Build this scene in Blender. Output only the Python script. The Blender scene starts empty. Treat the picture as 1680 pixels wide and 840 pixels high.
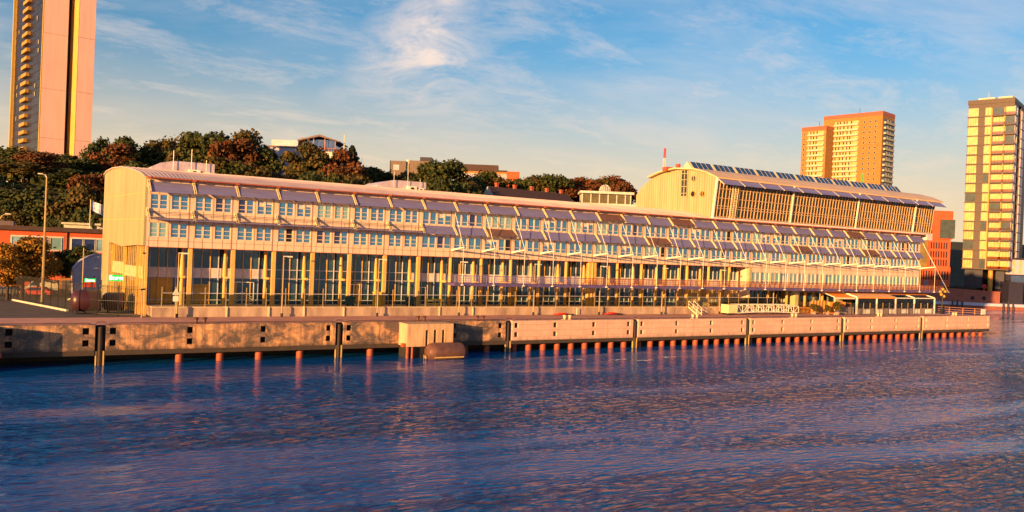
import bpy, math, random
import numpy as np
from mathutils import Vector, Matrix
random.seed(7)
rnd = random.Random(11)
S = bpy.context.scene
COL = S.collection
RAD = math.radians

# ------------------------------------------------------------------ camera
cam_data = bpy.data.cameras.new("camera")
cam = bpy.data.objects.new("camera", cam_data); COL.objects.link(cam)
CY, CP, CR = -0.5461, RAD(-0.266), RAD(2.27)
fw = Vector((-math.sin(CY) * math.cos(CP), math.cos(CY) * math.cos(CP), math.sin(CP)))
ri = fw.cross(Vector((0, 0, 1))).normalized(); up = ri.cross(fw)
r2 = math.cos(CR) * ri + math.sin(CR) * up; u2 = -math.sin(CR) * ri + math.cos(CR) * up
M4 = Matrix(((r2.x, u2.x, -fw.x, -15.169), (r2.y, u2.y, -fw.y, -113.732), (r2.z, u2.z, -fw.z, 9.948), (0, 0, 0, 1)))
cam.matrix_world = M4
cam_data.sensor_width = 36.0; cam_data.lens = 36.0 * 1370 / 1680
cam_data.clip_start = 0.5; cam_data.clip_end = 6000
S.camera = cam

# ------------------------------------------------------------------ sky and sun
SUN_EL, SUN_OFF = 7.0, 24.0           # degrees above the horizon / off the facade line
sun_dir = Vector((-math.cos(RAD(SUN_OFF)) * math.cos(RAD(SUN_EL)), -math.sin(RAD(SUN_OFF)) * math.cos(RAD(SUN_EL)), math.sin(RAD(SUN_EL))))
W = bpy.data.worlds.new("World"); S.world = W; W.use_nodes = True
wn = W.node_tree; wl = wn.links
bgn = wn.nodes["Background"]; bgn.inputs[1].default_value = 0.088
sky = wn.nodes.new("ShaderNodeTexSky"); sky.sky_type = 'NISHITA'; sky.sun_disc = False
sky.sun_elevation = RAD(SUN_EL); sky.sun_rotation = math.atan2(sun_dir.x, sun_dir.y) % (2 * math.pi)
sky.dust_density = 1.6; sky.ozone_density = 3.5; sky.air_density = 1.0
hs = wn.nodes.new("ShaderNodeHueSaturation"); hs.inputs["Hue"].default_value = 0.492; hs.inputs["Saturation"].default_value = 1.08; hs.inputs["Value"].default_value = 1.0
wl.new(sky.outputs[0], hs.inputs["Color"])
tc = wn.nodes.new("ShaderNodeTexCoord")
sx = wn.nodes.new("ShaderNodeSeparateXYZ"); wl.new(tc.outputs["Generated"], sx.inputs[0])
def wmath(op, a, b=None, clamp=False):
    n = wn.nodes.new("ShaderNodeMath"); n.operation = op; n.use_clamp = clamp
    for i, v in enumerate((a, b)):
        if v is None: continue
        if isinstance(v, (int, float)): n.inputs[i].default_value = v
        else: wl.new(v, n.inputs[i])
    return n.outputs[0]
zc = wmath('MAXIMUM', sx.outputs[2], 0.0)
zd = wmath('ADD', zc, 0.14)
cu = wmath('DIVIDE', sx.outputs[0], zd); cv = wmath('DIVIDE', sx.outputs[1], zd)
cmb = wn.nodes.new("ShaderNodeCombineXYZ"); wl.new(cu, cmb.inputs[0]); wl.new(cv, cmb.inputs[1])
def wnoise(scale, detail, rough, dist, sxyz, rot=0.0, off=(0, 0, 0)):
    mp = wn.nodes.new("ShaderNodeMapping"); mp.inputs["Scale"].default_value = sxyz; mp.inputs["Rotation"].default_value = (0, 0, rot); mp.inputs["Location"].default_value = off
    wl.new(cmb.outputs[0], mp.inputs[0])
    t = wn.nodes.new("ShaderNodeTexNoise"); t.inputs["Scale"].default_value = scale; t.inputs["Detail"].default_value = detail
    t.inputs["Roughness"].default_value = rough; t.inputs["Distortion"].default_value = dist
    wl.new(mp.outputs[0], t.inputs["Vector"]); return t.outputs[0]
n1 = wnoise(1.6, 9, 0.62, 0.6, (0.55, 1.25, 1), 0.7, (3.1, 1.7, 0))
n2 = wnoise(0.75, 3, 0.5, 0.2, (1, 1, 1), 0.2, (0.4, 2.2, 0))
mr = wn.nodes.new("ShaderNodeMapRange"); mr.inputs[1].default_value = 0.44; mr.inputs[2].default_value = 0.80
wl.new(n1, mr.inputs[0])
mr2 = wn.nodes.new("ShaderNodeMapRange"); mr2.inputs[1].default_value = 0.38; mr2.inputs[2].default_value = 0.62
wl.new(n2, mr2.inputs[0])
cf = wmath('MULTIPLY', mr.outputs[0], mr2.outputs[0])
cf = wmath('MULTIPLY', cf, 0.55, True)
# a taller ragged plume of cirrus, standing in one part of the sky
n3 = wnoise(3.4, 10, 0.68, 0.5, (1, 1, 1), 0.5, (5.3, 2.9, 0))
pa = wmath('ADD', wmath('MULTIPLY', cu, 0.938), wmath('MULTIPLY', cv, -0.346))      # across the plume
pl = wmath('ADD', wmath('MULTIPLY', cu, 0.346), wmath('MULTIPLY', cv, 0.938))       # along it
da = wmath('ADD', wmath('SUBTRACT', pa, 0.185), wmath('MULTIPLY', wmath('SUBTRACT', n2, 0.5), 0.5))
gA = wmath('DIVIDE', wmath('ABSOLUTE', da), wmath('ADD', wmath('MULTIPLY', wmath('SUBTRACT', pl, 2.2), 0.20), 0.16))
gA = wmath('SUBTRACT', 1.0, gA, True)
gL = wmath('SUBTRACT', 1.0, wmath('DIVIDE', wmath('ABSOLUTE', wmath('SUBTRACT', pl, 2.62)), 0.75), True)
mr3 = wn.nodes.new("ShaderNodeMapRange"); mr3.inputs[1].default_value = 0.34; mr3.inputs[2].default_value = 0.60; wl.new(n3, mr3.inputs[0])
plume = wmath('MULTIPLY', wmath('MULTIPLY', wmath('POWER', gA, 0.7), wmath('POWER', gL, 0.5)), mr3.outputs[0])
# thin broken patches all over
n4 = wnoise(3.0, 10, 0.70, 0.3, (0.8, 1.2, 1), 0.3, (1.3, 6.2, 0))
mr4 = wn.nodes.new("ShaderNodeMapRange"); mr4.inputs[1].default_value = 0.47; mr4.inputs[2].default_value = 0.75; wl.new(n4, mr4.inputs[0])
thin = wmath('MULTIPLY', mr4.outputs[0], 0.5)
cf = wmath('MAXIMUM', wmath('MAXIMUM', cf, thin), wmath('MULTIPLY', plume, 1.0), True)
mixc = wn.nodes.new("ShaderNodeMixRGB"); wl.new(cf, mixc.inputs[0]); wl.new(hs.outputs[0], mixc.inputs[1])
mixc.inputs[2].default_value = (4.6, 3.7, 3.2, 1)
# warm evening veil of thin cloud low over the horizon
hz = wn.nodes.new("ShaderNodeMapRange"); hz.inputs[1].default_value = 0.0; hz.inputs[2].default_value = 0.25; hz.inputs[3].default_value = 0.95; hz.inputs[4].default_value = 0.0
hz.interpolation_type = 'SMOOTHSTEP'
wl.new(zc, hz.inputs[0])
mixh = wn.nodes.new("ShaderNodeMixRGB"); wl.new(hz.outputs[0], mixh.inputs[0]); wl.new(mixc.outputs[0], mixh.inputs[1])
mixh.inputs[2].default_value = (4.6, 3.3, 2.0, 1)
wl.new(mixh.outputs[0], bgn.inputs[0])

sl = bpy.data.lights.new("sun", 'SUN'); sl.energy = 5.0; sl.angle = RAD(0.6); sl.color = (1.0, 0.53, 0.17)
so = bpy.data.objects.new("sun", sl); COL.objects.link(so)
so.rotation_euler = sun_dir.to_track_quat('Z', 'Y').to_euler()
so.location = (0, 0, 200)
vs = S.view_settings
vs.view_transform = 'Standard'; vs.look = 'None'; vs.exposure = 1.32; vs.gamma = 1.0; vs.use_curve_mapping = False
S.cycles.max_bounces = 6; S.cycles.diffuse_bounces = 3; S.cycles.glossy_bounces = 3; S.cycles.transparent_max_bounces = 12
S.cycles.sample_clamp_indirect = 4.0

# ------------------------------------------------------------------ materials
def new_mat(name):
    m = bpy.data.materials.new(name); m.use_nodes = True
    return m, m.node_tree, m.node_tree.nodes["Principled BSDF"]
def pm(name, c, rough=0.7, metal=0.0, var=0.15, scale=1.2, bump=0.0, c2=None, stretch=(1, 1, 1), spec=0.4, lo=0.35, hi=0.7, emit=None, coord="Object"):
    """procedural paint / concrete / metal: two tones of one colour broken up by noise"""
    m, t, b = new_mat(name)
    if c2 is None: c2 = tuple(max(0, v * (1 - 2.2 * var)) for v in c)
    tcn = t.nodes.new("ShaderNodeTexCoord"); mp = t.nodes.new("ShaderNodeMapping"); mp.inputs["Scale"].default_value = stretch
    t.links.new(tcn.outputs[coord], mp.inputs[0])
    nz = t.nodes.new("ShaderNodeTexNoise"); nz.inputs["Scale"].default_value = scale; nz.inputs["Detail"].default_value = 6; nz.inputs["Roughness"].default_value = 0.65
    t.links.new(mp.outputs[0], nz.inputs["Vector"])
    r = t.nodes.new("ShaderNodeMapRange"); r.inputs[1].default_value = lo; r.inputs[2].default_value = hi; t.links.new(nz.outputs[0], r.inputs[0])
    mx = t.nodes.new("ShaderNodeMixRGB"); mx.inputs[1].default_value = (*c, 1); mx.inputs[2].default_value = (*c2, 1)
    t.links.new(r.outputs[0], mx.inputs[0]); t.links.new(mx.outputs[0], b.inputs["Base Color"])
    b.inputs["Roughness"].default_value = rough; b.inputs["Metallic"].default_value = metal
    b.inputs["Specular IOR Level"].default_value = spec
    if bump:
        bp = t.nodes.new("ShaderNodeBump"); bp.inputs["Strength"].default_value = bump; bp.inputs["Distance"].default_value = 0.05
        t.links.new(nz.outputs[0], bp.inputs["Height"]); t.links.new(bp.outputs[0], b.inputs["Normal"])
    if emit:
        b.inputs["Emission Color"].default_value = (*emit[:3], 1); b.inputs["Emission Strength"].default_value = emit[3]
    return m
def glass_mat(name, c, metal=0.35, rough=0.06, c2=None, scale=0.6):
    m = pm(name, c, rough, metal, 0.2, scale, 0, c2, spec=0.8)
    t = m.node_tree; b = t.nodes["Principled BSDF"]
    nz = t.nodes.new("ShaderNodeTexNoise"); nz.inputs["Scale"].default_value = 0.9; nz.inputs["Detail"].default_value = 1
    tcn = t.nodes.new("ShaderNodeTexCoord"); t.links.new(tcn.outputs["Object"], nz.inputs["Vector"])
    bp = t.nodes.new("ShaderNodeBump"); bp.inputs["Strength"].default_value = 0.06; bp.inputs["Distance"].default_value = 0.1
    t.links.new(nz.outputs[0], bp.inputs["Height"]); t.links.new(bp.outputs[0], b.inputs["Normal"])
    return m
def clear_glass(name, tint, refl=0.12):
    m = bpy.data.materials.new(name); m.use_nodes = True; t = m.node_tree; t.nodes.clear()
    o = t.nodes.new("ShaderNodeOutputMaterial"); mx = t.nodes.new("ShaderNodeMixShader"); tr = t.nodes.new("ShaderNodeBsdfTransparent"); g = t.nodes.new("ShaderNodeBsdfGlossy")
    tr.inputs[0].default_value = (*tint, 1); g.inputs["Roughness"].default_value = 0.05
    fr = t.nodes.new("ShaderNodeFresnel"); fr.inputs[0].default_value = 1.4
    ad = t.nodes.new("ShaderNodeMath"); ad.operation = 'ADD'; ad.use_clamp = True; ad.inputs[1].default_value = refl * 0.5
    t.links.new(fr.outputs[0], ad.inputs[0]); t.links.new(ad.outputs[0], mx.inputs[0])
    t.links.new(tr.outputs[0], mx.inputs[1]); t.links.new(g.outputs[0], mx.inputs[2]); t.links.new(mx.outputs[0], o.inputs[0])
    return m
def brick_mat(name, c1, c2, mortar, scale=1.0, bw=0.5, rh=0.16, ms=0.02, rough=0.85):
    m, t, b = new_mat(name)
    tcn = t.nodes.new("ShaderNodeTexCoord"); sp = t.nodes.new("ShaderNodeSeparateXYZ"); cb = t.nodes.new("ShaderNodeCombineXYZ")
    t.links.new(tcn.outputs["Object"], sp.inputs[0])
    ad = t.nodes.new("ShaderNodeMath"); ad.operation = 'ADD'; t.links.new(sp.outputs[0], ad.inputs[0]); t.links.new(sp.outputs[1], ad.inputs[1])
    t.links.new(ad.outputs[0], cb.inputs[0]); t.links.new(sp.outputs[2], cb.inputs[1])
    br = t.nodes.new("ShaderNodeTexBrick"); br.inputs["Scale"].default_value = scale; br.inputs["Brick Width"].default_value = bw; br.inputs["Row Height"].default_value = rh
    br.inputs["Mortar Size"].default_value = ms; br.inputs["Color1"].default_value = (*c1, 1); br.inputs["Color2"].default_value = (*c2, 1); br.inputs["Mortar"].default_value = (*mortar, 1)
    t.links.new(cb.outputs[0], br.inputs["Vector"]); 
    nz = t.nodes.new("ShaderNodeTexNoise"); nz.inputs["Scale"].default_value = 0.5; nz.inputs["Detail"].default_value = 5; t.links.new(tcn.outputs["Object"], nz.inputs["Vector"])
    mx = t.nodes.new("ShaderNodeMixRGB"); mx.blend_type = 'MULTIPLY'; mx.inputs[0].default_value = 0.45
    t.links.new(br.outputs["Color"], mx.inputs[1]); t.links.new(nz.outputs[0], mx.inputs[2]); t.links.new(mx.outputs[0], b.inputs["Base Color"])
    b.inputs["Roughness"].default_value = rough
    return m
MT = {}
def setup_materials():
    A = MT
    A['facade'] = pm('facade_panel_paint', (0.76, 0.55, 0.41), 0.55, 0, 0.10, 0.7, stretch=(1, 1, 0.35))
    A['joint'] = pm('panel_joint', (0.20, 0.07, 0.05), 0.6)
    A['trim_rust'] = pm('rust_red_trim_paint', (0.42, 0.10, 0.05), 0.5)
    A['gable'] = None
    A['roof'] = pm('standing_seam_roof', (0.66, 0.46, 0.40), 0.45, 0.25, 0.12, 0.3, stretch=(1, 0.3, 1))
    A['frame'] = pm('window_frame_paint', (0.80, 0.58, 0.42), 0.5)
    A['pane'] = glass_mat('painted_sky_blue_glass', (0.05, 0.18, 0.52), 0.6, 0.05, (0.10, 0.32, 0.50))  # blue of the reflected sky is put into the glass colour
    A['pane_dark'] = glass_mat('dark_blue_window_glass', (0.03, 0.06, 0.22), 0.5, 0.05)
    A['pane_open'] = pm('open_window_dark', (0.01, 0.01, 0.03), 0.6)
    A['pane_teal'] = glass_mat('pale_teal_window_glass', (0.22, 0.42, 0.50), 0.45, 0.06, (0.32, 0.50, 0.52))
    A['shade'] = pm('lavender_sunshade_louvre', (0.24, 0.225, 0.46), 0.5, 0.2, 0.15, 0.8, stretch=(0.3, 4, 4))
    A['shade_tilted'] = pm('tilted_look_brown_louvre', (0.22, 0.11, 0.10), 0.5, 0.1)  # changed look of tilted slats is put into the brown colour
    A['bracket'] = pm('cream_bracket_paint', (0.80, 0.66, 0.40), 0.45)
    A['column'] = pm('ochre_concrete_column', (0.76, 0.42, 0.12), 0.6, 0, 0.12, 1.2)
    A['curtain'] = glass_mat('dark_curtain_wall_glass', (0.03, 0.075, 0.14), 0.5, 0.05, (0.06, 0.14, 0.20), 0.15)
    A['mullion'] = pm('pale_mullion_paint', (0.64, 0.60, 0.68), 0.45)
    A['mullion_y'] = pm('ochre_mullion_paint', (0.72, 0.42, 0.10), 0.45)
    A['spandrel'] = pm('pale_spandrel_panel', (0.70, 0.62, 0.62), 0.5)
    A['spandrel_y'] = pm('cream_spandrel_panel', (0.50, 0.42, 0.22), 0.5)
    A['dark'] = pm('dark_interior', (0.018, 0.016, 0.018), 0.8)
    A['interior_y'] = pm('yellow_lit_interior_paint', (0.55, 0.32, 0.06), 0.7)
    A['plinth'] = pm('stained_plinth_concrete', (0.50, 0.36, 0.27), 0.85, 0, 0.2, 0.6, 0.2, (0.24, 0.16, 0.13), stretch=(1, 1, 0.3))
    A['plinth_cap'] = pm('pale_plinth_edge', (0.72, 0.56, 0.36), 0.7)
    A['gallery'] = pm('violet_blue_gallery_steel', (0.14, 0.10, 0.26), 0.5, 0.2)
    A['rail_blue'] = pm('blue_gallery_rail', (0.22, 0.20, 0.42), 0.5)
    A['rail_rust'] = pm('rust_gallery_rail', (0.30, 0.10, 0.07), 0.6)
    A['white'] = pm('warm_white_paint', (0.85, 0.78, 0.66), 0.45)
    A['steel'] = pm('galvanised_steel', (0.62, 0.55, 0.48), 0.45, 0.3)
    A['blacksteel'] = pm('black_painted_steel', (0.015, 0.015, 0.018), 0.55)
    A['solar'] = glass_mat('solar_glass', (0.03, 0.07, 0.18), 0.4, 0.08, (0.05, 0.12, 0.25))
    A['hallglass'] = glass_mat('hall_dark_glass', (0.015, 0.02, 0.022), 0.2, 0.06, (0.04, 0.045, 0.035), 0.2)
    A['mull_o'] = pm('orange_hall_mullion', (0.62, 0.38, 0.20), 0.5)
    A['green_sign'] = pm('green_sign_face', (0.0, 0.35, 0.06), 0.4, emit=(0.0, 0.5, 0.06, 0.5))
    A['sign_txt'] = pm('white_sign_lettering', (0.85, 0.9, 0.8), 0.5, emit=(0.9, 1, 0.7, 2.0))
    A['concrete_old'] = pm('weathered_quay_concrete', (0.56, 0.34, 0.20), 0.9, 0, 0.2, 0.75, 0.3, (0.13, 0.085, 0.065), stretch=(1.6, 1, 0.16), lo=0.36, hi=0.68)
    A['concrete_new'] = pm('clean_quay_concrete', (0.70, 0.46, 0.36), 0.85, 0, 0.12, 0.5, 0.2, (0.42, 0.30, 0.25), stretch=(0.25, 1, 1.6), lo=0.45, hi=0.75)
    def concrete(name, base, stain, rust, grime, lines, amount):
        m, t, b = new_mat(name); tcn = t.nodes.new("ShaderNodeTexCoord")
        oi = t.nodes.new("ShaderNodeObjectInfo"); av = t.nodes.new("ShaderNodeVectorMath"); av.operation = 'ADD'; t.links.new(tcn.outputs["Object"], av.inputs[0]); t.links.new(oi.outputs["Location"], av.inputs[1])
        def nz(st, sc, det, lo, hi, dist=0.0):
            mp = t.nodes.new("ShaderNodeMapping"); mp.inputs["Scale"].default_value = st; t.links.new(av.outputs[0], mp.inputs[0])
            n = t.nodes.new("ShaderNodeTexNoise"); n.inputs["Scale"].default_value = sc; n.inputs["Detail"].default_value = det; n.inputs["Roughness"].default_value = 0.7; n.inputs["Distortion"].default_value = dist; t.links.new(mp.outputs[0], n.inputs["Vector"])
            r = t.nodes.new("ShaderNodeMapRange"); r.inputs[1].default_value = lo; r.inputs[2].default_value = hi; t.links.new(n.outputs[0], r.inputs[0]); return r.outputs[0], n.outputs[0]
        def mix(f, a, c, k=1.0):
            mu = t.nodes.new("ShaderNodeMath"); mu.operation = 'MULTIPLY'; mu.inputs[1].default_value = k; t.links.new(f, mu.inputs[0])
            x = t.nodes.new("ShaderNodeMixRGB"); t.links.new(mu.outputs[0], x.inputs[0]); t.links.new(a, x.inputs[1]) if not isinstance(a, tuple) else setattr(x.inputs[1], 'default_value', (*a, 1)); x.inputs[2].default_value = (*c, 1); return x.outputs[0]
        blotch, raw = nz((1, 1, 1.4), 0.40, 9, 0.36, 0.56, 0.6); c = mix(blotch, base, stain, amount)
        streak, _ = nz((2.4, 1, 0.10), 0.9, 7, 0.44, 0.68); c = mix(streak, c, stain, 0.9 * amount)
        rs, _ = nz((3.0, 1, 0.07), 0.6, 4, 0.60, 0.74); c = mix(rs, c, rust, 0.8)
        fine, fr = nz((1, 1, 1), 4.5, 6, 0.35, 0.75); c = mix(fine, c, stain, 0.35)
        sp = t.nodes.new("ShaderNodeSeparateXYZ"); t.links.new(tcn.outputs["Object"], sp.inputs[0])
        ed, _ = nz((1, 1, 0.2), 1.4, 5, 0.2, 0.8); am = t.nodes.new("ShaderNodeMath"); am.operation = 'MULTIPLY_ADD'; am.inputs[1].default_value = 1.1; t.links.new(ed, am.inputs[0]); t.links.new(sp.outputs[2], am.inputs[2])
        tide = t.nodes.new("ShaderNodeMapRange"); tide.inputs[1].default_value = -2.35; tide.inputs[2].default_value = -1.7; tide.inputs[3].default_value = 1.0; tide.inputs[4].default_value = 0.0; t.links.new(am.outputs[0], tide.inputs[0]); c = mix(tide.outputs[0], c, grime, 0.85)
        if lines:
            wv = t.nodes.new("ShaderNodeTexWave"); wv.bands_direction = 'Z'; wv.inputs["Scale"].default_value = 0.36; wv.inputs["Distortion"].default_value = 1.2; wv.inputs["Detail"].default_value = 3; wv.inputs["Detail Scale"].default_value = 0.6; t.links.new(av.outputs[0], wv.inputs["Vector"])
            wr = t.nodes.new("ShaderNodeMapRange"); wr.inputs[1].default_value = 0.93; wr.inputs[2].default_value = 1.0; t.links.new(wv.outputs[1], wr.inputs[0]); c = mix(wr.outputs[0], c, stain, 0.6)
        t.links.new(c, b.inputs["Base Color"]); b.inputs["Roughness"].default_value = 0.9; b.inputs["Specular IOR Level"].default_value = 0.3
        bp = t.nodes.new("ShaderNodeBump"); bp.inputs["Strength"].default_value = 0.35; bp.inputs["Distance"].default_value = 0.06; t.links.new(fr, bp.inputs["Height"]); t.links.new(bp.outputs[0], b.inputs["Normal"])
        return m
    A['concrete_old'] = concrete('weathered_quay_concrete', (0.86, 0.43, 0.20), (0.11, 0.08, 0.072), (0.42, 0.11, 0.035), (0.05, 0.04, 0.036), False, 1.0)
    A['concrete_new'] = concrete('clean_quay_concrete', (0.74, 0.47, 0.36), (0.40, 0.24, 0.19), (0.48, 0.20, 0.10), (0.34, 0.20, 0.15), True, 0.4)
    A['concrete_block'] = pm('fender_block_concrete', (0.66, 0.42, 0.25), 0.85, 0, 0.25, 1.1, 0.2, (0.36, 0.20, 0.12), stretch=(2, 2, 0.2))
    A['dark_concrete'] = pm('near_black_concrete', (0.035, 0.028, 0.025), 0.6, 0, 0.2, 0.8)  # near-black tone for the wall below the deck and block feet
    A['beam_dark'] = pm('dark_quay_beam', (0.06, 0.04, 0.032), 0.8)  # very dark tone for bottom beams and fender posts
    A['pile'] = pm('rust_red_pile_coating', (0.36, 0.075, 0.035), 0.6, 0, 0.25, 1.4, 0.2, (0.12, 0.04, 0.03))
    A['pile_y'] = pm('ochre_guide_post', (0.62, 0.40, 0.14), 0.6)
    A['deck'] = pm('quay_paving', (0.62, 0.29, 0.22), 0.9, 0, 0.15, 0.25, 0.15, (0.38, 0.18, 0.14))
    A['asphalt'] = pm('yard_asphalt', (0.10, 0.075, 0.075), 0.9, 0, 0.2, 0.3, 0.1)
    A['kerb'] = pm('pale_kerb_stone', (0.62, 0.52, 0.42), 0.8)
    A['tank'] = pm('dark_red_buoy_with_shade', (0.05, 0.012, 0.016), 0.38, 0, 0.3, 0.9, 0.1, (0.05, 0.02, 0.03))  # red darkened for the drums lying in shade
    A['fender'] = pm('brown_rubber_fender', (0.20, 0.085, 0.055), 0.4, 0.2, 0.2, 1.4, 0.2, (0.09, 0.05, 0.05))
    A['bollard_d'] = pm('rusty_dark_bollard', (0.12, 0.05, 0.04), 0.6)
    A['bollard_p'] = pm('pale_yellow_bollard', (0.78, 0.62, 0.36), 0.6)
    A['awning'] = pm('orange_awning_cloth', (0.95, 0.30, 0.05), 0.8, 0, 0.03, 1.0)
    A['awning_s'] = pm('pale_awning_stripe', (0.95, 0.72, 0.50), 0.8)
    A['wood'] = pm('warm_timber', (0.48, 0.22, 0.07), 0.7, 0, 0.2, 1.2, stretch=(1, 1, 6))
    A['clear'] = clear_glass('clear_terrace_glass', (0.72, 0.78, 0.86))
    A['greenglass'] = clear_glass('greenish_screen_glass', (0.88, 0.90, 0.82), -0.10)
    A['redbrick'] = brick_mat('red_brick', (0.72, 0.11, 0.03), (0.62, 0.085, 0.025), (0.40, 0.11, 0.05))
    A['orangebrick'] = brick_mat('orange_brick', (0.46, 0.20, 0.04), (0.40, 0.165, 0.035), (0.36, 0.18, 0.07))
    A['darkbrick'] = brick_mat('dark_violet_brick', (0.11, 0.04, 0.07), (0.09, 0.035, 0.06), (0.08, 0.05, 0.07))
    A['quaybrick'] = brick_mat('brown_red_wall_brick', (0.36, 0.10, 0.07), (0.30, 0.085, 0.06), (0.24, 0.10, 0.08))
    A['plaster'] = pm('rose_plaster', (0.92, 0.56, 0.46), 0.7, 0, 0.07, 0.5, stretch=(1, 1, 0.12))
    A['sunplaster'] = pm('painted_sunlit_plaster', (0.48, 0.32, 0.07), 0.7, 0, 0.08, 0.3)  # direct sun on plaster is put into this ochre
    A['whitehouse'] = pm('white_render', (0.55, 0.52, 0.46), 0.7)
    A['greyhouse'] = pm('grey_brown_render', (0.17, 0.12, 0.10), 0.8)
    A['shadedwall_pane'] = pm('shaded_render_and_pane_blue', (0.42, 0.38, 0.52), 0.7)  # hotel wall's shade is in this blue; also serves as window panes
    A['darkroof'] = pm('dark_roof_tiles', (0.07, 0.035, 0.035), 0.8, 0, 0.2, 1.2)
    A['roofgrey'] = pm('grey_roof_sheet', (0.16, 0.11, 0.12), 0.7)
    A['towerglass'] = glass_mat('bronze_tower_glass', (0.012, 0.016, 0.04), 0.0, 0.1, (0.045, 0.04, 0.065), 0.3)
    A['goldglass'] = glass_mat('painted_sun_gold_glass', (0.38, 0.29, 0.08), 0.1, 0.15, (0.58, 0.47, 0.18), 0.5)  # gold sun reflection is put into the glass colour
    A['blueglass'] = glass_mat('blue_tower_glass', (0.10, 0.16, 0.34), 0.5, 0.08)
    A['browncl'] = pm('brown_bronze_cladding', (0.055, 0.032, 0.03), 0.5, 0.2)
    A['balc_o'] = pm('ochre_balcony_front', (0.50, 0.26, 0.05), 0.6)
    A['balc_w'] = pm('cream_balcony_front', (0.50, 0.46, 0.34), 0.6)
    A['lav'] = pm('lavender_panel', (0.50, 0.42, 0.52), 0.5)
    A['navy'] = pm('dark_navy_cladding', (0.025, 0.022, 0.045), 0.6)
    A['trunk'] = pm('tree_bark', (0.06, 0.035, 0.022), 0.9)
    A['lamp_pole'] = pm('ochre_lamp_pole', (0.46, 0.32, 0.16), 0.5, 0.2)
    A['red'] = pm('signal_red_paint', (0.55, 0.03, 0.02), 0.5)
    A['yellow'] = pm('bright_yellow_paint', (0.80, 0.55, 0.04), 0.5)
    A['bluegrey'] = pm('blue_grey_panel_and_shed_shade', (0.50, 0.46, 0.62), 0.6)  # on the shed this blue carries its shade
    A['tealbin'] = pm('dark_teal_plastic', (0.03, 0.10, 0.14), 0.5)
    A['plantgreen'] = None
    # gable: vertical ribbed sheet
    m = pm('ribbed_yellow_gable_sheet', (0.40, 0.34, 0.18), 0.5, 0.1, 0.13, 0.9, stretch=(1, 1, 0.10))
    t = m.node_tree; b = t.nodes["Principled BSDF"]
    tcn = t.nodes.new("ShaderNodeTexCoord"); wv = t.nodes.new("ShaderNodeTexWave"); wv.bands_direction = 'Y'; wv.inputs["Scale"].default_value = 0.55
    t.links.new(tcn.outputs["Object"], wv.inputs["Vector"])
    bp = t.nodes.new("ShaderNodeBump"); bp.inputs["Strength"].default_value = 0.45; bp.inputs["Distance"].default_value = 0.1
    t.links.new(wv.outputs[1], bp.inputs["Height"]); t.links.new(bp.outputs[0], b.inputs["Normal"])
    A['gable'] = m
    def leaf(name, cols):
        m, t, b = new_mat(name)
        g = t.nodes.new("ShaderNodeNewGeometry"); cr = t.nodes.new("ShaderNodeValToRGB"); cr.color_ramp.interpolation = 'LINEAR'
        t.links.new(g.outputs["Random Per Island"], cr.inputs[0])
        e = cr.color_ramp.elements
        for i, c in enumerate(cols):
            x = e[i] if i < 2 else e.new(0.5)
            x.position = i / (len(cols) - 1); x.color = (*c, 1)
        t.links.new(cr.outputs[0], b.inputs["Base Color"]); b.inputs["Roughness"].default_value = 0.75; b.inputs["Specular IOR Level"].default_value = 0.2
        return m
    A['leaf_g'] = leaf('dark_green_leaves', [(0.014, 0.024, 0.007), (0.030, 0.042, 0.010), (0.075, 0.064, 0.014)])
    A['leaf_o'] = leaf('olive_leaves', [(0.035, 0.036, 0.009), (0.065, 0.050, 0.012), (0.12, 0.064, 0.014)])
    A['leaf_r'] = leaf('russet_leaves', [(0.055, 0.026, 0.010), (0.10, 0.036, 0.012), (0.16, 0.050, 0.013)])
    A['leaf_k'] = leaf('dark_red_leaves', [(0.08, 0.02, 0.012), (0.14, 0.028, 0.014), (0.18, 0.04, 0.016)])
    A['leaf_y'] = leaf('autumn_yellow_leaves', [(0.10, 0.075, 0.012), (0.24, 0.12, 0.015), (0.34, 0.14, 0.02)])
    A['leaf_c'] = leaf('conifer_needles', [(0.012, 0.018, 0.014), (0.020, 0.026, 0.018), (0.030, 0.034, 0.02)])
setup_materials()

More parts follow.
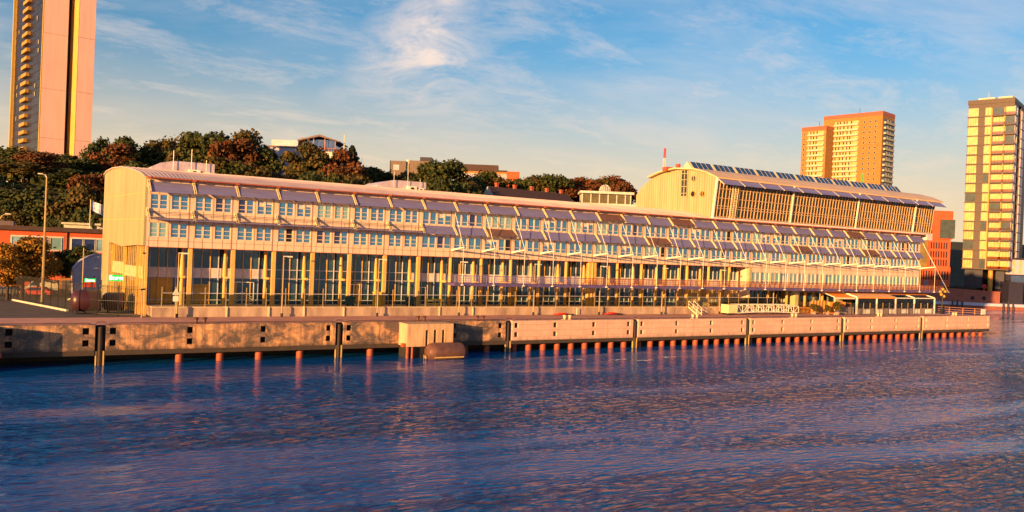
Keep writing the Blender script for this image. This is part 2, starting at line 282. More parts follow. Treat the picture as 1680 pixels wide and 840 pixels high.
# ------------------------------------------------------------------ mesh helpers
class MB:
    def __init__(s): s.v = []; s.f = []; s.m = []
    def quad(s, *pts, mi=0):
        n = len(s.v); s.v += [tuple(p) for p in pts]; s.f.append(tuple(range(n, n + len(pts)))); s.m.append(mi)
    def box(s, x0, x1, y0, y1, z0, z1, mi=0):
        n = len(s.v)
        s.v += [(x0, y0, z0), (x1, y0, z0), (x1, y1, z0), (x0, y1, z0), (x0, y0, z1), (x1, y0, z1), (x1, y1, z1), (x0, y1, z1)]
        for q in ((0, 3, 2, 1), (4, 5, 6, 7), (0, 1, 5, 4), (1, 2, 6, 5), (2, 3, 7, 6), (3, 0, 4, 7)):
            s.f.append(tuple(n + i for i in q)); s.m.append(mi)
    def prism(s, poly, ax, a0, a1, mi=0):
        """polygon (list of 2-D points) extruded along axis ax ('x','y','z') from a0 to a1"""
        def P(u, w, a): return {'x': (a, u, w), 'y': (u, a, w), 'z': (u, w, a)}[ax]
        n = len(s.v); k = len(poly)
        s.v += [P(u, w, a0) for u, w in poly] + [P(u, w, a1) for u, w in poly]
        ar = sum(poly[i][0] * poly[(i + 1) % k][1] - poly[(i + 1) % k][0] * poly[i][1] for i in range(k))
        fl = (ar > 0) ^ (ax == 'y')
        a = tuple(range(n, n + k)); b = tuple(range(n + k, n + 2 * k))
        s.f += [a[::-1] if fl else a, b if fl else b[::-1]]; s.m += [mi, mi]
        for i in range(k):
            j = (i + 1) % k
            q = (n + i, n + j, n + k + j, n + k + i); s.f.append(q if fl else q[::-1]); s.m.append(mi)
    def beam(s, p, q, w, h, mi=0, upv=(0, 0, 1)):
        p = Vector(p); q = Vector(q); d = (q - p).normalized(); U = Vector(upv)
        if abs(d.dot(U)) > 0.98: U = Vector((0, 1, 0))
        a = d.cross(U).normalized(); b = a.cross(d)
        n = len(s.v)
        for o in (p, q):
            for sa, sb in ((-1, -1), (1, -1), (1, 1), (-1, 1)): s.v.append(tuple(o + a * sa * w / 2 + b * sb * h / 2))
        for c in ((0, 1, 2, 3), (7, 6, 5, 4), (0, 4, 5, 1), (1, 5, 6, 2), (2, 6, 7, 3), (3, 7, 4, 0)):
            s.f.append(tuple(n + i for i in c)); s.m.append(mi)
    def lathe(s, prof, c=(0, 0, 0), ax='z', n=14, mi=0):
        """prof: list of (radius, height) revolved about the axis through c"""
        b = len(s.v)
        for r, h in prof:
            for i in range(n):
                a = 2 * math.pi * i / n; u, w = r * math.cos(a), r * math.sin(a)
                p = {'z': (u, w, h), 'x': (h, u, w), 'y': (w, h, u)}[ax]
                s.v.append((c[0] + p[0], c[1] + p[1], c[2] + p[2]))
        for j in range(len(prof) - 1):
            for i in range(n):
                k = (i + 1) % n
                s.f.append((b + j * n + i, b + j * n + k, b + (j + 1) * n + k, b + (j + 1) * n + i)); s.m.append(mi)
        s.f.append(tuple(b + i for i in range(n))[::-1]); s.m.append(mi)
        t = b + (len(prof) - 1) * n; s.f.append(tuple(t + i for i in range(n))); s.m.append(mi)
    def tube(s, p, q, r, n=8, r1=None, mi=0):
        p = Vector(p); q = Vector(q); d = (q - p).normalized(); U = Vector((0, 0, 1)) if abs(d.z) < 0.9 else Vector((1, 0, 0))
        a = d.cross(U).normalized(); b = d.cross(a); r1 = r if r1 is None else r1
        o = len(s.v)
        for c, R_ in ((p, r), (q, r1)):
            for i in range(n):
                t = 2 * math.pi * i / n; s.v.append(tuple(c + (a * math.cos(t) + b * math.sin(t)) * R_))
        for i in range(n):
            k = (i + 1) % n; s.f.append((o + i, o + k, o + n + k, o + n + i)); s.m.append(mi)
        s.f.append(tuple(o + i for i in range(n))[::-1]); s.f.append(tuple(o + n + i for i in range(n))); s.m += [mi, mi]
    def path(s, pts, r, n=6, mi=0):
        for a, b in zip(pts[:-1], pts[1:]): s.tube(a, b, r, n, mi=mi)
    def mesh(s, name, mats, smooth=False):
        me = bpy.data.meshes.new(name); me.from_pydata(s.v, [], s.f)
        if not isinstance(mats, (list, tuple)): mats = [mats]
        for m in mats: me.materials.append(m)
        if len(mats) > 1: me.polygons.foreach_set("material_index", s.m)
        if smooth: me.polygons.foreach_set("use_smooth", [True] * len(s.f))
        me.update(); return me
    def build(s, name, mats, parent=None, loc=(0, 0, 0), smooth=False):
        return ob(name, s.mesh(name, mats, smooth), parent, loc)
def ob(name, me, parent=None, loc=(0, 0, 0)):
    o = bpy.data.objects.new(name, me); COL.objects.link(o); o.location = loc
    if parent: o.parent = parent
    return o
def smooth_angle(o, ang=40):
    me = o.data; me.polygons.foreach_set("use_smooth", [True] * len(me.polygons))
    try: me.set_sharp_from_angle(angle=RAD(ang))
    except Exception: pass
def tag(o, label, cat, group=None):
    o['label'] = label; o['category'] = cat
    if group: o['group'] = group
    return o
def thing(name, label, cat, loc=(0, 0, 0), rotz=0.0, group=None):
    o = bpy.data.objects.new(name, None); COL.objects.link(o); o.location = loc; o.rotation_euler = (0, 0, rotz); o.empty_display_size = 0.5
    return tag(o, label, cat, group)
def kids(o): return [c for c in COL.objects if c.parent == o]
def dup(root, loc, rotz=None, label=None, scale=None):
    r = root.copy(); COL.objects.link(r); r.location = loc
    if rotz is not None: r.rotation_euler = (0, 0, rotz)
    if label: r['label'] = label
    if scale: r.scale = scale
    for ch in list(root.children):
        c = ch.copy(); COL.objects.link(c); c.parent = r
        for g in list(ch.children):
            d = g.copy(); COL.objects.link(d); d.parent = c
    return r
def struct(o): o['kind'] = 'structure'; return o
# ------------------------------------------------------------------ water, ground, hill
WZ = -4.4
def build_water():
    xi = np.arange(-75, 240.01, 0.42); yi = np.arange(-95, -8.9, 0.27)
    xs = np.concatenate([[-1500, -600, -250, -120, -90], xi, [260, 300, 380, 520, 800, 1500]])
    ys = np.concatenate([[-1500, -600, -250, -150, -120, -104], yi, [-4, 4, 20, 60, 120, 200]])
    X, Y = np.meshgrid(xs, ys)
    rg = np.random.RandomState(3); Z = np.zeros_like(X)
    patch = np.zeros_like(X)
    for k in range(8):
        a = rg.uniform(0, 2 * np.pi); L = rg.uniform(25, 80); patch += np.sin((X * np.cos(a) * 0.6 + Y * np.sin(a)) * 2 * np.pi / L + rg.uniform(0, 6.28))
    patch = 0.75 + 0.22 * patch / 2.0
    for k in range(110):
        L = 0.9 * 6.0 ** (rg.rand() ** 1.4); a = rg.normal(-1.05, 0.65)
        A = 0.0085 * L ** 0.60
        if rg.rand() < 0.12: a += rg.uniform(-1.5, 1.5)
        ph = (X * np.cos(a) + Y * np.sin(a)) * 2 * np.pi / L + rg.uniform(0, 6.28)
        ph = ph + 0.7 * np.sin((X * np.sin(a) - Y * np.cos(a)) * 2 * np.pi / (L * rg.uniform(2.5, 6)) + rg.uniform(0, 6.28))
        w = np.sin(ph); Z += A * (0.55 * w + 0.9 * (0.64 - np.abs(np.sin(ph / 2 + .785))))
    Z *= np.clip(patch, 0.35, 1.3) * (0.22 + 0.78 * np.clip((-Y - 14) / 30, 0, 1))
    ed = np.minimum.reduce([np.clip((X + 75) / 10, 0, 1), np.clip((240 - X) / 25, 0, 1), np.clip((Y + 95) / 3, 0, 1), np.clip((-9 - Y) / 2, 0, 1)])
    Z = WZ + Z * np.clip(ed, 0, 1)
    ny, nx = X.shape
    V = np.stack([X, Y, Z], -1).reshape(-1, 3)
    i = np.arange(nx - 1); j = np.arange(ny - 1); I, J = np.meshgrid(i, j); a = (J * nx + I).ravel()
    F = np.stack([a, a + 1, a + nx + 1, a + nx], -1)
    me = bpy.data.meshes.new("water"); me.from_pydata(V.tolist(), [], F.tolist())
    me.polygons.foreach_set("use_smooth", [True] * len(me.polygons))
    m, t, b = new_mat("river_water")
    b.inputs["Base Color"].default_value = (0.003, 0.085, 0.30, 1); b.inputs["Roughness"].default_value = 0.07; b.inputs["IOR"].default_value = 1.33  # reflected blue sky is put into the body colour and specular tint
    b.inputs["Specular IOR Level"].default_value = 0.5; b.inputs["Specular Tint"].default_value = (0.84, 0.92, 1.0, 1)
    tcn = t.nodes.new("ShaderNodeTexCoord")
    def nz(sc, st, det, ds, ridged=False):
        mp = t.nodes.new("ShaderNodeMapping"); mp.inputs["Scale"].default_value = st; mp.inputs["Rotation"].default_value = (0, 0, 0.45)
        t.links.new(tcn.outputs["Object"], mp.inputs[0]); n = t.nodes.new("ShaderNodeTexNoise"); n.inputs["Scale"].default_value = sc
        n.inputs["Detail"].default_value = det; n.inputs["Roughness"].default_value = 0.6; n.inputs["Distortion"].default_value = ds
        t.links.new(mp.outputs[0], n.inputs["Vector"])
        if ridged: n.noise_type = 'RIDGED_MULTIFRACTAL'; n.inputs["Offset"].default_value = 0.9; n.inputs["Gain"].default_value = 1.2
        return n.outputs[0]
    a1 = nz(1.05, (0.5, 1.6, 1), 7, 0.35, True); a2 = nz(5.0, (0.5, 1.5, 1), 6, 0.4)
    ad = t.nodes.new("ShaderNodeMath"); ad.operation = 'MULTIPLY_ADD'; ad.inputs[1].default_value = 0.22; t.links.new(a2, ad.inputs[0]); t.links.new(a1, ad.inputs[2])
    bp = t.nodes.new("ShaderNodeBump"); bp.inputs["Strength"].default_value = 0.8; bp.inputs["Distance"].default_value = 0.95
    sp = t.nodes.new("ShaderNodeSeparateXYZ"); t.links.new(tcn.outputs["Object"], sp.inputs[0])
    ca = t.nodes.new("ShaderNodeMapRange"); ca.inputs[1].default_value = -14; ca.inputs[2].default_value = -46; ca.inputs[3].default_value = 0.16; ca.inputs[4].default_value = 1.0; t.links.new(sp.outputs[1], ca.inputs[0])
    pn = nz(0.040, (0.35, 2.2, 1), 4, 0.8); pr_ = t.nodes.new("ShaderNodeMapRange"); pr_.inputs[1].default_value = 0.40; pr_.inputs[2].default_value = 0.54; pr_.inputs[3].default_value = 0.12; pr_.inputs[4].default_value = 1.0; t.links.new(pn, pr_.inputs[0])
    mu = t.nodes.new("ShaderNodeMath"); mu.operation = 'MULTIPLY'; t.links.new(ca.outputs[0], mu.inputs[0]); t.links.new(pr_.outputs[0], mu.inputs[1]); t.links.new(mu.outputs[0], bp.inputs["Strength"])
    t.links.new(ad.outputs[0], bp.inputs["Height"]); t.links.new(bp.outputs[0], b.inputs["Normal"])
    me.materials.append(m)
    struct(ob("water", me))
build_water()

def smst(t): t = max(0.0, min(1.0, t)); return t * t * (3 - 2 * t)
def camdepth(x, y): return (x + 15.17) * 0.519 + (y + 113.73) * 0.855
def hill(x, y): return 22 * smst((y - (78 - .2 * max(0, min(x, 140)))) / 48.)
def land(x, y):
    if x > 172 and camdepth(x, y) < 325: return -9.0
    h = hill(x, y)
    if x > 150:
        k = smst((x - 150) / 90.0); h = h * (1 - k) + k * (3.2 + 22 * smst((camdepth(x, y) - 350) / 110))
    return h + (0.25 * math.sin(x * .13) * math.cos(y * .11) if h > 1 else 0)
def build_ground():
    m = MB(); m.quad((-400, -6.0, -0.012), (171.0, -6.0, -0.012), (171.0, 61, -0.012), (-400, 61, -0.012)); struct(m.build("yard_ground", MT['asphalt']))
    xs = list(range(-420, 700, 10)) + [700, 800, 1000, 1300, 1700, 2500]; ys = [60, 66] + list(range(72, 330, 8)) + [340, 400, 500, 700, 1000, 1500, 2500]
    V = [(x, y, land(x, y) - 0.02) for y in ys for x in xs]; nx = len(xs)
    F = [(j * nx + i, j * nx + i + 1, (j + 1) * nx + i + 1, (j + 1) * nx + i) for j in range(len(ys) - 1) for i in range(nx - 1)]
    me = bpy.data.meshes.new("hill"); me.from_pydata(V, [], F); me.polygons.foreach_set("use_smooth", [True] * len(F))
    me.materials.append(pm('hill_undergrowth', (0.045, 0.04, 0.015), 0.9, 0, 0.2, 0.15, 0, (0.03, 0.02, 0.01)))
    struct(ob("hill", me))
build_ground()

# quay deck: top slab reaching the edge beam
QY = -11.5
QX1 = 170.6
def build_quay():
    m = MB(); m.box(-300, QX1 - 0.35, QY + 0.9, -5.9, -0.8, 0.0); struct(m.build("quay_deck", MT['deck']))
    m = MB(); m.box(-300, QX1 - 0.5, -5.9, -1.002, -0.02, 0.004); struct(m.build("quay_pavement", MT['deck']))
    m = MB(); m.box(-300, QX1 - 1.0, -6.5, -6.0, -6.5, -0.8); m.box(QX1 - 1.6, QX1 - 1.0, -6.0, 61, -6.5, -0.05)
    o = m.build("quay_rear_wall", MT['dark_concrete']); struct(o)
    # facing panels
    J = [-56.0, -30.5, -5.8, 21.7, 46.95, 70.35, 95.5, 120.8, 145.8, QX1]
    names = ['weathered concrete quay panel at the left border of the photo',
             'weathered grey quay panel in block shadow, first panel from the left border',
             'stained orange brown quay panel with four lit piles below it',
             'quay panel carrying the big fender block with three slots',
             'clean pale quay panel just right of the block shadow, below pale bollards',
             'second clean pale quay panel, below the small metal stairs',
             'third clean pale quay panel, below the white gangway truss',
             'fourth clean pale quay panel, below the restaurant terrace',
             'last clean pale quay panel, at the right end below the white board']
    root0 = None
    for k in range(9):
        x0, x1 = J[k] + 0.55, J[k + 1] - (0.55 if k < 8 else 0.0)
        L = x1 - x0; new = k >= 4
        holes = [0.7, L * 0.335, L * 0.655, L - 0.9]
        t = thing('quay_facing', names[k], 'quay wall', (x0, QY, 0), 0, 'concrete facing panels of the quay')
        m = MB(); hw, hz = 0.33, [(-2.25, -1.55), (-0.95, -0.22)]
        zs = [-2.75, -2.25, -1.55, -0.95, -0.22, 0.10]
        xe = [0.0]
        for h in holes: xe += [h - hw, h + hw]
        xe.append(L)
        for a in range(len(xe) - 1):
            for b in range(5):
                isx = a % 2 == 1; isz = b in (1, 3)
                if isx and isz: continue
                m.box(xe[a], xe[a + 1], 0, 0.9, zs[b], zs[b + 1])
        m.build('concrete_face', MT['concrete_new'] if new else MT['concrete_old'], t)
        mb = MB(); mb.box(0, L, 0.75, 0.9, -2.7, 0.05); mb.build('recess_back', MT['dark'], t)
        mb = MB(); mb.box(0, L, 0.02, 1.0, -3.28, -2.752); mb.build('bottom_beam', MT['beam_dark'], t)
        mb = MB(); mb.path([(0.1, 0.15, 0.12), (0.7, 0.15, 0.30), (L - 0.7, 0.15, 0.30), (L - 0.1, 0.15, 0.12)], 0.05, 6)
        x = 1.0
        while x < L - 0.8: mb.box(x - .03, x + .03, 0.12, 0.18, 0.10, 0.27); x += 1.6
        mb.build('edge_rail', MT['bollard_d'], t)
    for k in range(1, 9):
        t = thing('joint_fender', 'dark fender slot between quay panels, ' + ['off the left border', 'left of the panel in block shadow', 'with a pale post, below the dark red buoys', 'between the two stained panels, left of the fender block', 'at the end of the block shadow', 'left of the second clean panel', 'below the gangway truss', 'below the restaurant terrace', 'below the last quay lamp'][k], 'fender', (J[k], QY, 0), 0, 'fender slots between the quay panels')
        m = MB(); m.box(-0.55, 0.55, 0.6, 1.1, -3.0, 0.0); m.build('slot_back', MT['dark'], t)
        m = MB(); m.tube((-0.02, 0.32, -4.9), (-0.02, 0.32, -0.15), 0.26, 10); m.build('fender_post', MT['beam_dark'], t)
        m = MB(); m.box(0.30, 0.44, 0.1, 0.28, -4.9, -2.8); m.box(-0.46, -0.34, 0.1, 0.26, -4.9, -2.8); m.build('guide_rail', MT['pile_y'], t)
        m = MB(); m.path([(-0.6, 0.2, 0.11), (-0.35, 0.2, 0.42), (0.35, 0.2, 0.42), (0.6, 0.2, 0.11)], 0.05); m.build('safety_hoop', MT['bollard_d'], t)
    # piles
    pm_ = MB(); pm_.lathe([(0.46, -6.0), (0.46, -3.06), (0.42, -3.0)], n=16)
    me = pm_.mesh('steel_pile', MT['pile']); 
    me.polygons.foreach_set("use_smooth", [True] * len(me.polygons))
    rows = [([2.7, 7.3, 11.9, 17.0], 'under the stained panel left of the fender block'), ([26.4, 40.5, 44.0], 'under the panel with the fender block')]
    for k in range(4, 9):
        x0, x1 = J[k] + 1.6, J[k + 1] - 1.4; n = 9 if k in (4, 8) else 10
        rows.append(([x0 + (x1 - x0) * i / (n - 1) for i in range(n)], ['under the first clean pale panel', 'under the second clean pale panel', 'under the third clean pale panel', 'under the fourth clean pale panel', 'under the last clean panel'][k - 4]))
    words = ['first', 'second', 'third', 'fourth', 'fifth', 'sixth', 'seventh', 'eighth', 'ninth', 'tenth']
    for xs, lab in rows:
        for i, x in enumerate(xs):
            o = ob('steel_pile', me, None, (x, QY + 1.15, 0)); tag(o, 'rust red pile, %s from left %s' % (words[i], lab), 'pile', 'piles carrying the quay')
    # fender blocks standing proud of the wall
    def block(x0, x1, lab):
        t = thing('fender_block', lab, 'fender block', (x0, QY, 0), 0, 'concrete fender blocks')
        L = x1 - x0; d = -2.7
        m = MB(); sl = [L * 0.42, L * 0.60, L * 0.78]; e = [0.0]
        for s_ in sl: e += [s_ - 0.2, s_ + 0.2]
        e.append(L)
        for a in range(len(e) - 1):
            if a % 2 == 0: m.box(e[a], e[a + 1], d, d + .6, -2.9, -0.75)
        m.box(0, L, d, d + .6, -0.75, 0.06); m.box(0, L, d + .6, -0.003, -2.9, 0.06)
        m.build('concrete_face', MT['concrete_block'], t)
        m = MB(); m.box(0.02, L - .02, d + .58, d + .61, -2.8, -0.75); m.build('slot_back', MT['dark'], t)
        m = MB(); m.box(0.25, L - 0.25, d + .35, 0.4, -6, -2.903); m.build('foot', MT['dark_concrete'], t)
        m = MB(); m.tube((0.15, d + .1, -6), (0.15, d + .1, -2.95), 0.22, 10); m.tube((0.75, d - 0.05, -6), (0.75, d - 0.05, -2.95), 0.16, 10); m.build('guide_post', MT['pile'], t)
        m = MB(); m.box(-0.5, 0.0, d + .2, d + 0.9, -2.95, -2.5); m.box(L, L + .45, d + .2, d + .9, -2.95, -2.5); m.build('bracket', MT['trim_rust'], t)
    block(29.9, 36.6, 'pale orange concrete fender block with three vertical slots')
    block(-22.5, -15.55, 'sunlit concrete block edge at the left border of the photo')
    t = thing('floating_fender', 'big brown rusty drum fender floating before the slotted concrete block', 'fender', (34.8, QY - 4.0, -3.55))
    m = MB(); m.lathe([(0.25, -2.75), (0.85, -2.6), (1.2, -2.15), (1.28, -1.6), (1.28, 1.9), (1.15, 2.4), (0.7, 2.7)], ax='x', n=24)
    o = m.build('drum', MT['fender'], t); smooth_angle(o, 35)
    m = MB(); m.tube((-2.0, -1.18, -0.55), (2.2, -1.18, -0.55), 0.09, 6); m.build('rubbing_strip', MT['pile_y'], t)
    for a in (-0.35, 0.15):
        m = MB(); n = 10
        m.path([(-2.86 + (-.12 if 2 < i < 8 else 0), a + .16 * math.cos(i * .628), -0.55 + .22 * math.sin(i * .628)) for i in range(11)], 0.05, 5); m.build('lifting_eye', MT['pile_y'], t)
build_quay()

# ------------------------------------------------------------------ the long terminal building
NB, BAY = 30, 5.4
XE = NB * BAY
ZB = 8.8                                 # underside of the office storeys
ZE = 17.58                               # eave
def skew(y): return -0.125 * y
ROOF = [(-0.75, 17.62), (0.0, 17.78), (2.4, 18.38), (6.25, 18.98), (11.6, 19.55), (16.6, 19.65), (20.0, 19.4), (21.6, 18.95)]
TB = thing('terminal_building', 'long arched-roof waterfront terminal with rows of sunshades and ochre columns', 'building')
def build_terminal():
    T = TB
    # body of the upper storeys and dark core of the ground floor
    m = MB(); m.prism([(0.25, 0.32), (skew(20) + .3, 20), (XE - .2, 20), (XE - .2, 0.32)], 'z', ZB + .06, ZE)
    m.build('core', MT['dark'], T)
    m = MB(); m.prism([(0.1, -0.02), (skew(20) + .1, 20.3), (XE - .1, 20.3), (XE - .1, -0.02)], 'z', ZB, ZB + .055); m.build('soffit', MT['trim_rust'], T)
    m = MB(); m.box(4.0, XE, 4.4, 20, 1.3, ZB - .02); m.build('inner_core', MT['dark'], T)
    m = MB(); m.box(-1.5, XE + .1, 20.0, 20.4, 0, ZE); m.box(XE - .19, XE + .05, 0.35, 20.4, 0, ZE + .1); m.build('end_wall', MT['facade'], T)
    # storeys: window strips
    W1, W2, W3 = (13.68, 15.54), (10.10, 11.96), (5.55, 7.95)
    fw_ = MB(); rail = MB()
    pairs = [(0.4, 2.4), (2.9, 4.9)]; pairsW = [(0.35, 2.6), (2.85, 5.1)]
    y0, y1 = -0.0, 0.3
    def band(x0, x1, z0, z1): fw_.box(x0, x1, y0, y1, z0, z1)
    band(0.02, XE, W1[1], 17.5); band(0.02, XE, W2[1], W1[0]); band(0.02, XE, ZB, W2[0])
    xs20 = 20 * BAY
    band(xs20, XE, W3[1], ZB - .004); band(xs20, XE, 4.6, W3[0]); fw_.box(xs20 - .35, xs20, 0, 3.6, 1.3, ZB)
    for (z0, z1), i0 in ((W1, 0), (W2, 0), (W3, 20)):
        e = [0.02 if i0 == 0 else xs20]
        for i in range(i0, NB):
            for a, b in (pairs if i < 7 else pairsW): e += [i * BAY + a, i * BAY + b]
        e.append(XE)
        for k in range(0, len(e), 2): fw_.box(e[k], e[k + 1], y0, y1, z0, z1)
    fw_.build('facade_wall', MT['facade'], T)
    # panel joints and rust rails
    for i in range(NB):
        for dx in (-0.3, 0.33, 1.4, 2.62, 3.9, 5.0):
            x = i * BAY + dx
            if x < .1: continue
            rail.box(x - .022, x + .022, -0.012, 0.02, W1[1] + .02, 17.4); rail.box(x - .022, x + .022, -0.012, 0.02, W2[1] + .02, W1[0] - .02); rail.box(x - .022, x + .022, -0.012, 0.02, ZB + .02, W2[0] - .02)
            if dx in (-.3, 2.62, 5.0):
                rail.box(x - .02, x + .02, -0.012, .02, W1[0] - .02, W1[1] + .02); rail.box(x - .02, x + .02, -0.012, .02, W2[0] - .02, W2[1] + .02)
    for z in (16.35, 13.1, 9.62, 12.5): rail.box(0.1, XE, -0.009, 0.02, z - .02, z + .02)
    rail.build('panel_joint', MT['joint'], T)
    # windows: pairs of casements, own frame and panes
    def frame_mesh(h, tr, nm, w=2.0):
        m = MB()
        m.box(0, .07, 0, .12, 0, h); m.box(w - .07, w, 0, .12, 0, h); m.box(.07, w - .07, 0, .12, 0, .07); m.box(.07, w - .07, 0, .12, h - .07, h)
        m.box(w / 2 - .11, w / 2 + .11, -.012, .12, .07, h - .07)
        for z in tr:
            m.box(.07, w / 2 - .11, .015, .1, z - .04, z + .04); m.box(w / 2 + .11, w - .07, .015, .1, z - .04, z + .04)
        return m.mesh(nm, MT['frame'])
    def pane_mesh(h, mats, dark, w=2.0, blind=0):
        m = MB(); c = w / 2; m.quad((.06, .08, .05), (c - .07, .08, .05), (c - .07, .08, h - .05), (.06, .08, h - .05), mi=0)
        m.quad((c + .07, .08, .05), (w - .06, .08, .05), (w - .06, .08, h - .05), (c + .07, .08, h - .05), mi=1 if dark else 0)
        m.box(.02, w - .02, .2, .24, .02, h - .02, mi=1)
        if blind: m.box(.08, c - .08, .06, .075, h * (1 - blind), h - .06, mi=2); m.box(c + .08, w - .08, .06, .075, h * (1 - blind * .6), h - .06, mi=2)
        return m.mesh('pane', mats)
    h = 1.86
    fA = frame_mesh(h, (0.5, 1.08), 'window_frame'); fB = frame_mesh(h, (0.55,), 'window_frame', 2.25); fC = frame_mesh(2.4, (0.8,), 'window_frame', 2.25)
    def variants(w): return [pane_mesh(h, [MT['pane'], MT['pane_dark']], False, w), pane_mesh(h, [MT['pane_dark'], MT['pane']], True, w), pane_mesh(h, [MT['pane'], MT['pane_open']], True, w), pane_mesh(h, [MT['pane'], MT['pane_dark'], MT['spandrel']], False, w, .45), pane_mesh(h, [MT['pane_teal'], MT['pane']], False, w)]
    pvA, pvB = variants(2.0), variants(2.25)
    pC = pane_mesh(2.4, [MT['pane_teal'], MT['pane']], False, 2.25)
    wins = []
    for i in range(NB):
        for (z0, z1), kind in ((W1, 'a'), (W2, 'b'), (W3, 'c')):
            if kind == 'c' and i < 20: continue
            for a, b in (pairs if i < 7 else pairsW):
                u = rnd.random(); pv = pvA if i < 7 else pvB
                pmesh = pC if kind == 'c' else pv[0 if u < .58 else (1 if u < .68 else (2 if u < .76 else (3 if u < .88 else 4)))]
                wins.append((i * BAY + a, z0, fC if kind == 'c' else (fA if i < 7 else fB), pmesh))
    wins.sort(key=lambda w: w[0])
    restf = MB(); restp = MB(); rmats = [MT['pane'], MT['pane_dark'], MT['pane_teal'], MT['pane_open'], MT['spandrel']]
    for k, (x, z, f, p_) in enumerate(wins):
        if k < 99:
            w = ob('window', f, T, (x, 0.06, z)); ob('pane', p_, w)
        else:
            for me, dst in ((f, restf), (p_, restp)):
                n = len(dst.v); dst.v += [(v.co.x + x, v.co.y + .06, v.co.z + z) for v in me.vertices]
                for pl in me.polygons:
                    dst.f.append(tuple(n + q for q in pl.vertices))
                    dst.m.append(rmats.index(me.materials[pl.material_index]) if dst is restp else 0)
    o = restf.build('window', MT['frame'], T); o['kind'] = 'stuff'
    c = restp.build('pane', rmats, o); c['kind'] = 'stuff'
    # sunshades
    def shade_mesh(tilt, mat, nm='sunshade'):
        m = MB(); w = BAY - 0.45; Ls = 1.75; n = 11
        dy, dz = -math.cos(tilt), -math.sin(tilt)
        for k in range(n):
            s0 = Ls * (k + .05) / n; s1 = Ls * (k + .86) / n
            a = Vector((0, dy * s0, dz * s0)); b_ = Vector((0, dy * s1, dz * s1)); nn = Vector((0, dz, -dy)) * .028
            if nn.z < 0: nn = -nn
            q = [a, b_, b_ + nn, a + nn]
            m.prism([(v.y, v.z) for v in q], 'x', 0.25, 0.25 + w)
        for xx in (0.35, w / 2 + .25, w + .1):
            m.beam((xx, dy * .02, dz * .02 - .05), (xx, dy * Ls, dz * Ls - .05), .07, .06)
        return m.mesh(nm, mat)
    def bracket_mesh(tilt):
        m = MB(); Ls = 1.85; dy, dz = -math.cos(tilt), -math.sin(tilt)
        for xx in (-.1, .12): m.beam((xx, 0.0, .18), (xx + .12, dy * Ls, dz * Ls + .05), .08, .12)
        m.beam((0, 0, -.55), (0.05, dy * 1.1, dz * 1.1), .06, .06); m.box(-.16, .2, -.1, 0, -.75, .3)
        return m.mesh('bracket', MT['bracket'])
    tl = RAD(47); sm_ = shade_mesh(tl, MT['shade']); sb = shade_mesh(RAD(38), MT['shade_tilted']); sm2 = shade_mesh(RAD(52), MT['shade']); br = bracket_mesh(tl)
    fold = shade_mesh(RAD(8), MT['shade'])
    for row, zt in ((0, 17.05), (1, 13.45)):
        for i in range(NB):
            brown = (row, i) in ((0, 13), (0, 16), (0, 25), (1, 9), (1, 15), (1, 22), (1, 26))
            folded = row == 1 and i < 7
            z = zt - (0.95 if folded else 0)
            s_ = ob('sunshade', sb if brown else (fold if folded else (sm2 if (i * 7 + row * 3) % 5 == 0 else sm_)), T, (i * BAY, -0.14, z))
            ob('bracket', br, s_, (0, 0, 0.95 if folded else 0))
            if folded:
                g = MB(); 
                for (yy, zz) in ((-1.75, .0), (-1.75, .55), (-.9, .75)): g.tube((0, yy, zz), (BAY, yy, zz), .03, 5)
                for xx in (0.3, 2.0, 3.7, 5.2): g.tube((xx, -1.75, -.1), (xx, -1.75, .55), .025, 5)
                g.build('maintenance_rail', MT['blacksteel'], s_)
    # roof skin with standing seams
    xs = []; x = -0.25
    while x < XE + .4: xs += [(x, 0), (x + .36, 0), (x + .38, .05), (x + .46, .05), (x + .48, 0)]; x += .48
    V = []; Fq = []
    for (xx, dz) in xs:
        for (yy, zz) in ROOF: V.append((max(xx, skew(yy) - .25) if xx > 3 else skew(yy) * (1 - max(0, xx) / 3) + xx, yy, zz + dz))
    n = len(ROOF)
    for i in range(len(xs) - 1):
        for j in range(n - 1): Fq.append((i * n + j, (i + 1) * n + j, (i + 1) * n + j + 1, i * n + j + 1))
    me = bpy.data.meshes.new('roof'); me.from_pydata(V, [], Fq); me.materials.append(MT['roof'])
    rf = ob('roof', me, T)
    m = MB(); m.box(-0.2, XE + .3, -0.78, -0.62, 17.42, 17.62); m.tube((-0.2, -0.9, 17.52), (XE + .3, -0.9, 17.52), 0.09, 8); m.box(0, XE, -.62, 0.2, 17.45, 17.52); m.build('gutter', MT['trim_rust'], rf)
    m = MB(); m.box(-.22, .22, -1.05, -.8, 17.32, 17.62); gme = m.mesh('gutter_bracket', MT['trim_rust'])
    for i in range(NB): ob('gutter_bracket', gme, rf, (i * BAY, 0, 0))
    # skewed gable wall
    prof = [(0, 8.95), (2.8, 8.98), (10.4, 8.66), (17.5, 9.15), (17.5, 0), (21.5, 0), (21.5, 18.85), (20, 19.3), (16.6, 19.56), (11.6, 19.46), (6.25, 18.9), (2.4, 18.3), (0, 17.7)]
    m = MB(); k = len(prof)
    V0 = [(skew(y) - .3, y, z) for y, z in prof] + [(skew(y) + .02, y, z) for y, z in prof]
    m.v += V0; m.f += [tuple(range(k))[::-1], tuple(range(k, 2 * k))]; m.m += [0, 0]
    for i in range(k): j = (i + 1) % k; m.f.append((i, j, k + j, k + i)); m.m.append(0)
    gw = m.build('gable_wall', MT['gable'], T)
    m = MB()
    for a, b in zip(prof[6:-1], prof[7:]): m.beam((skew(a[0]) - .38, a[0], a[1] + .02), (skew(b[0]) - .38, b[0], b[1] + .02), .2, .16)
    m.build('verge_trim', MT['roof'], gw)
    m = MB()
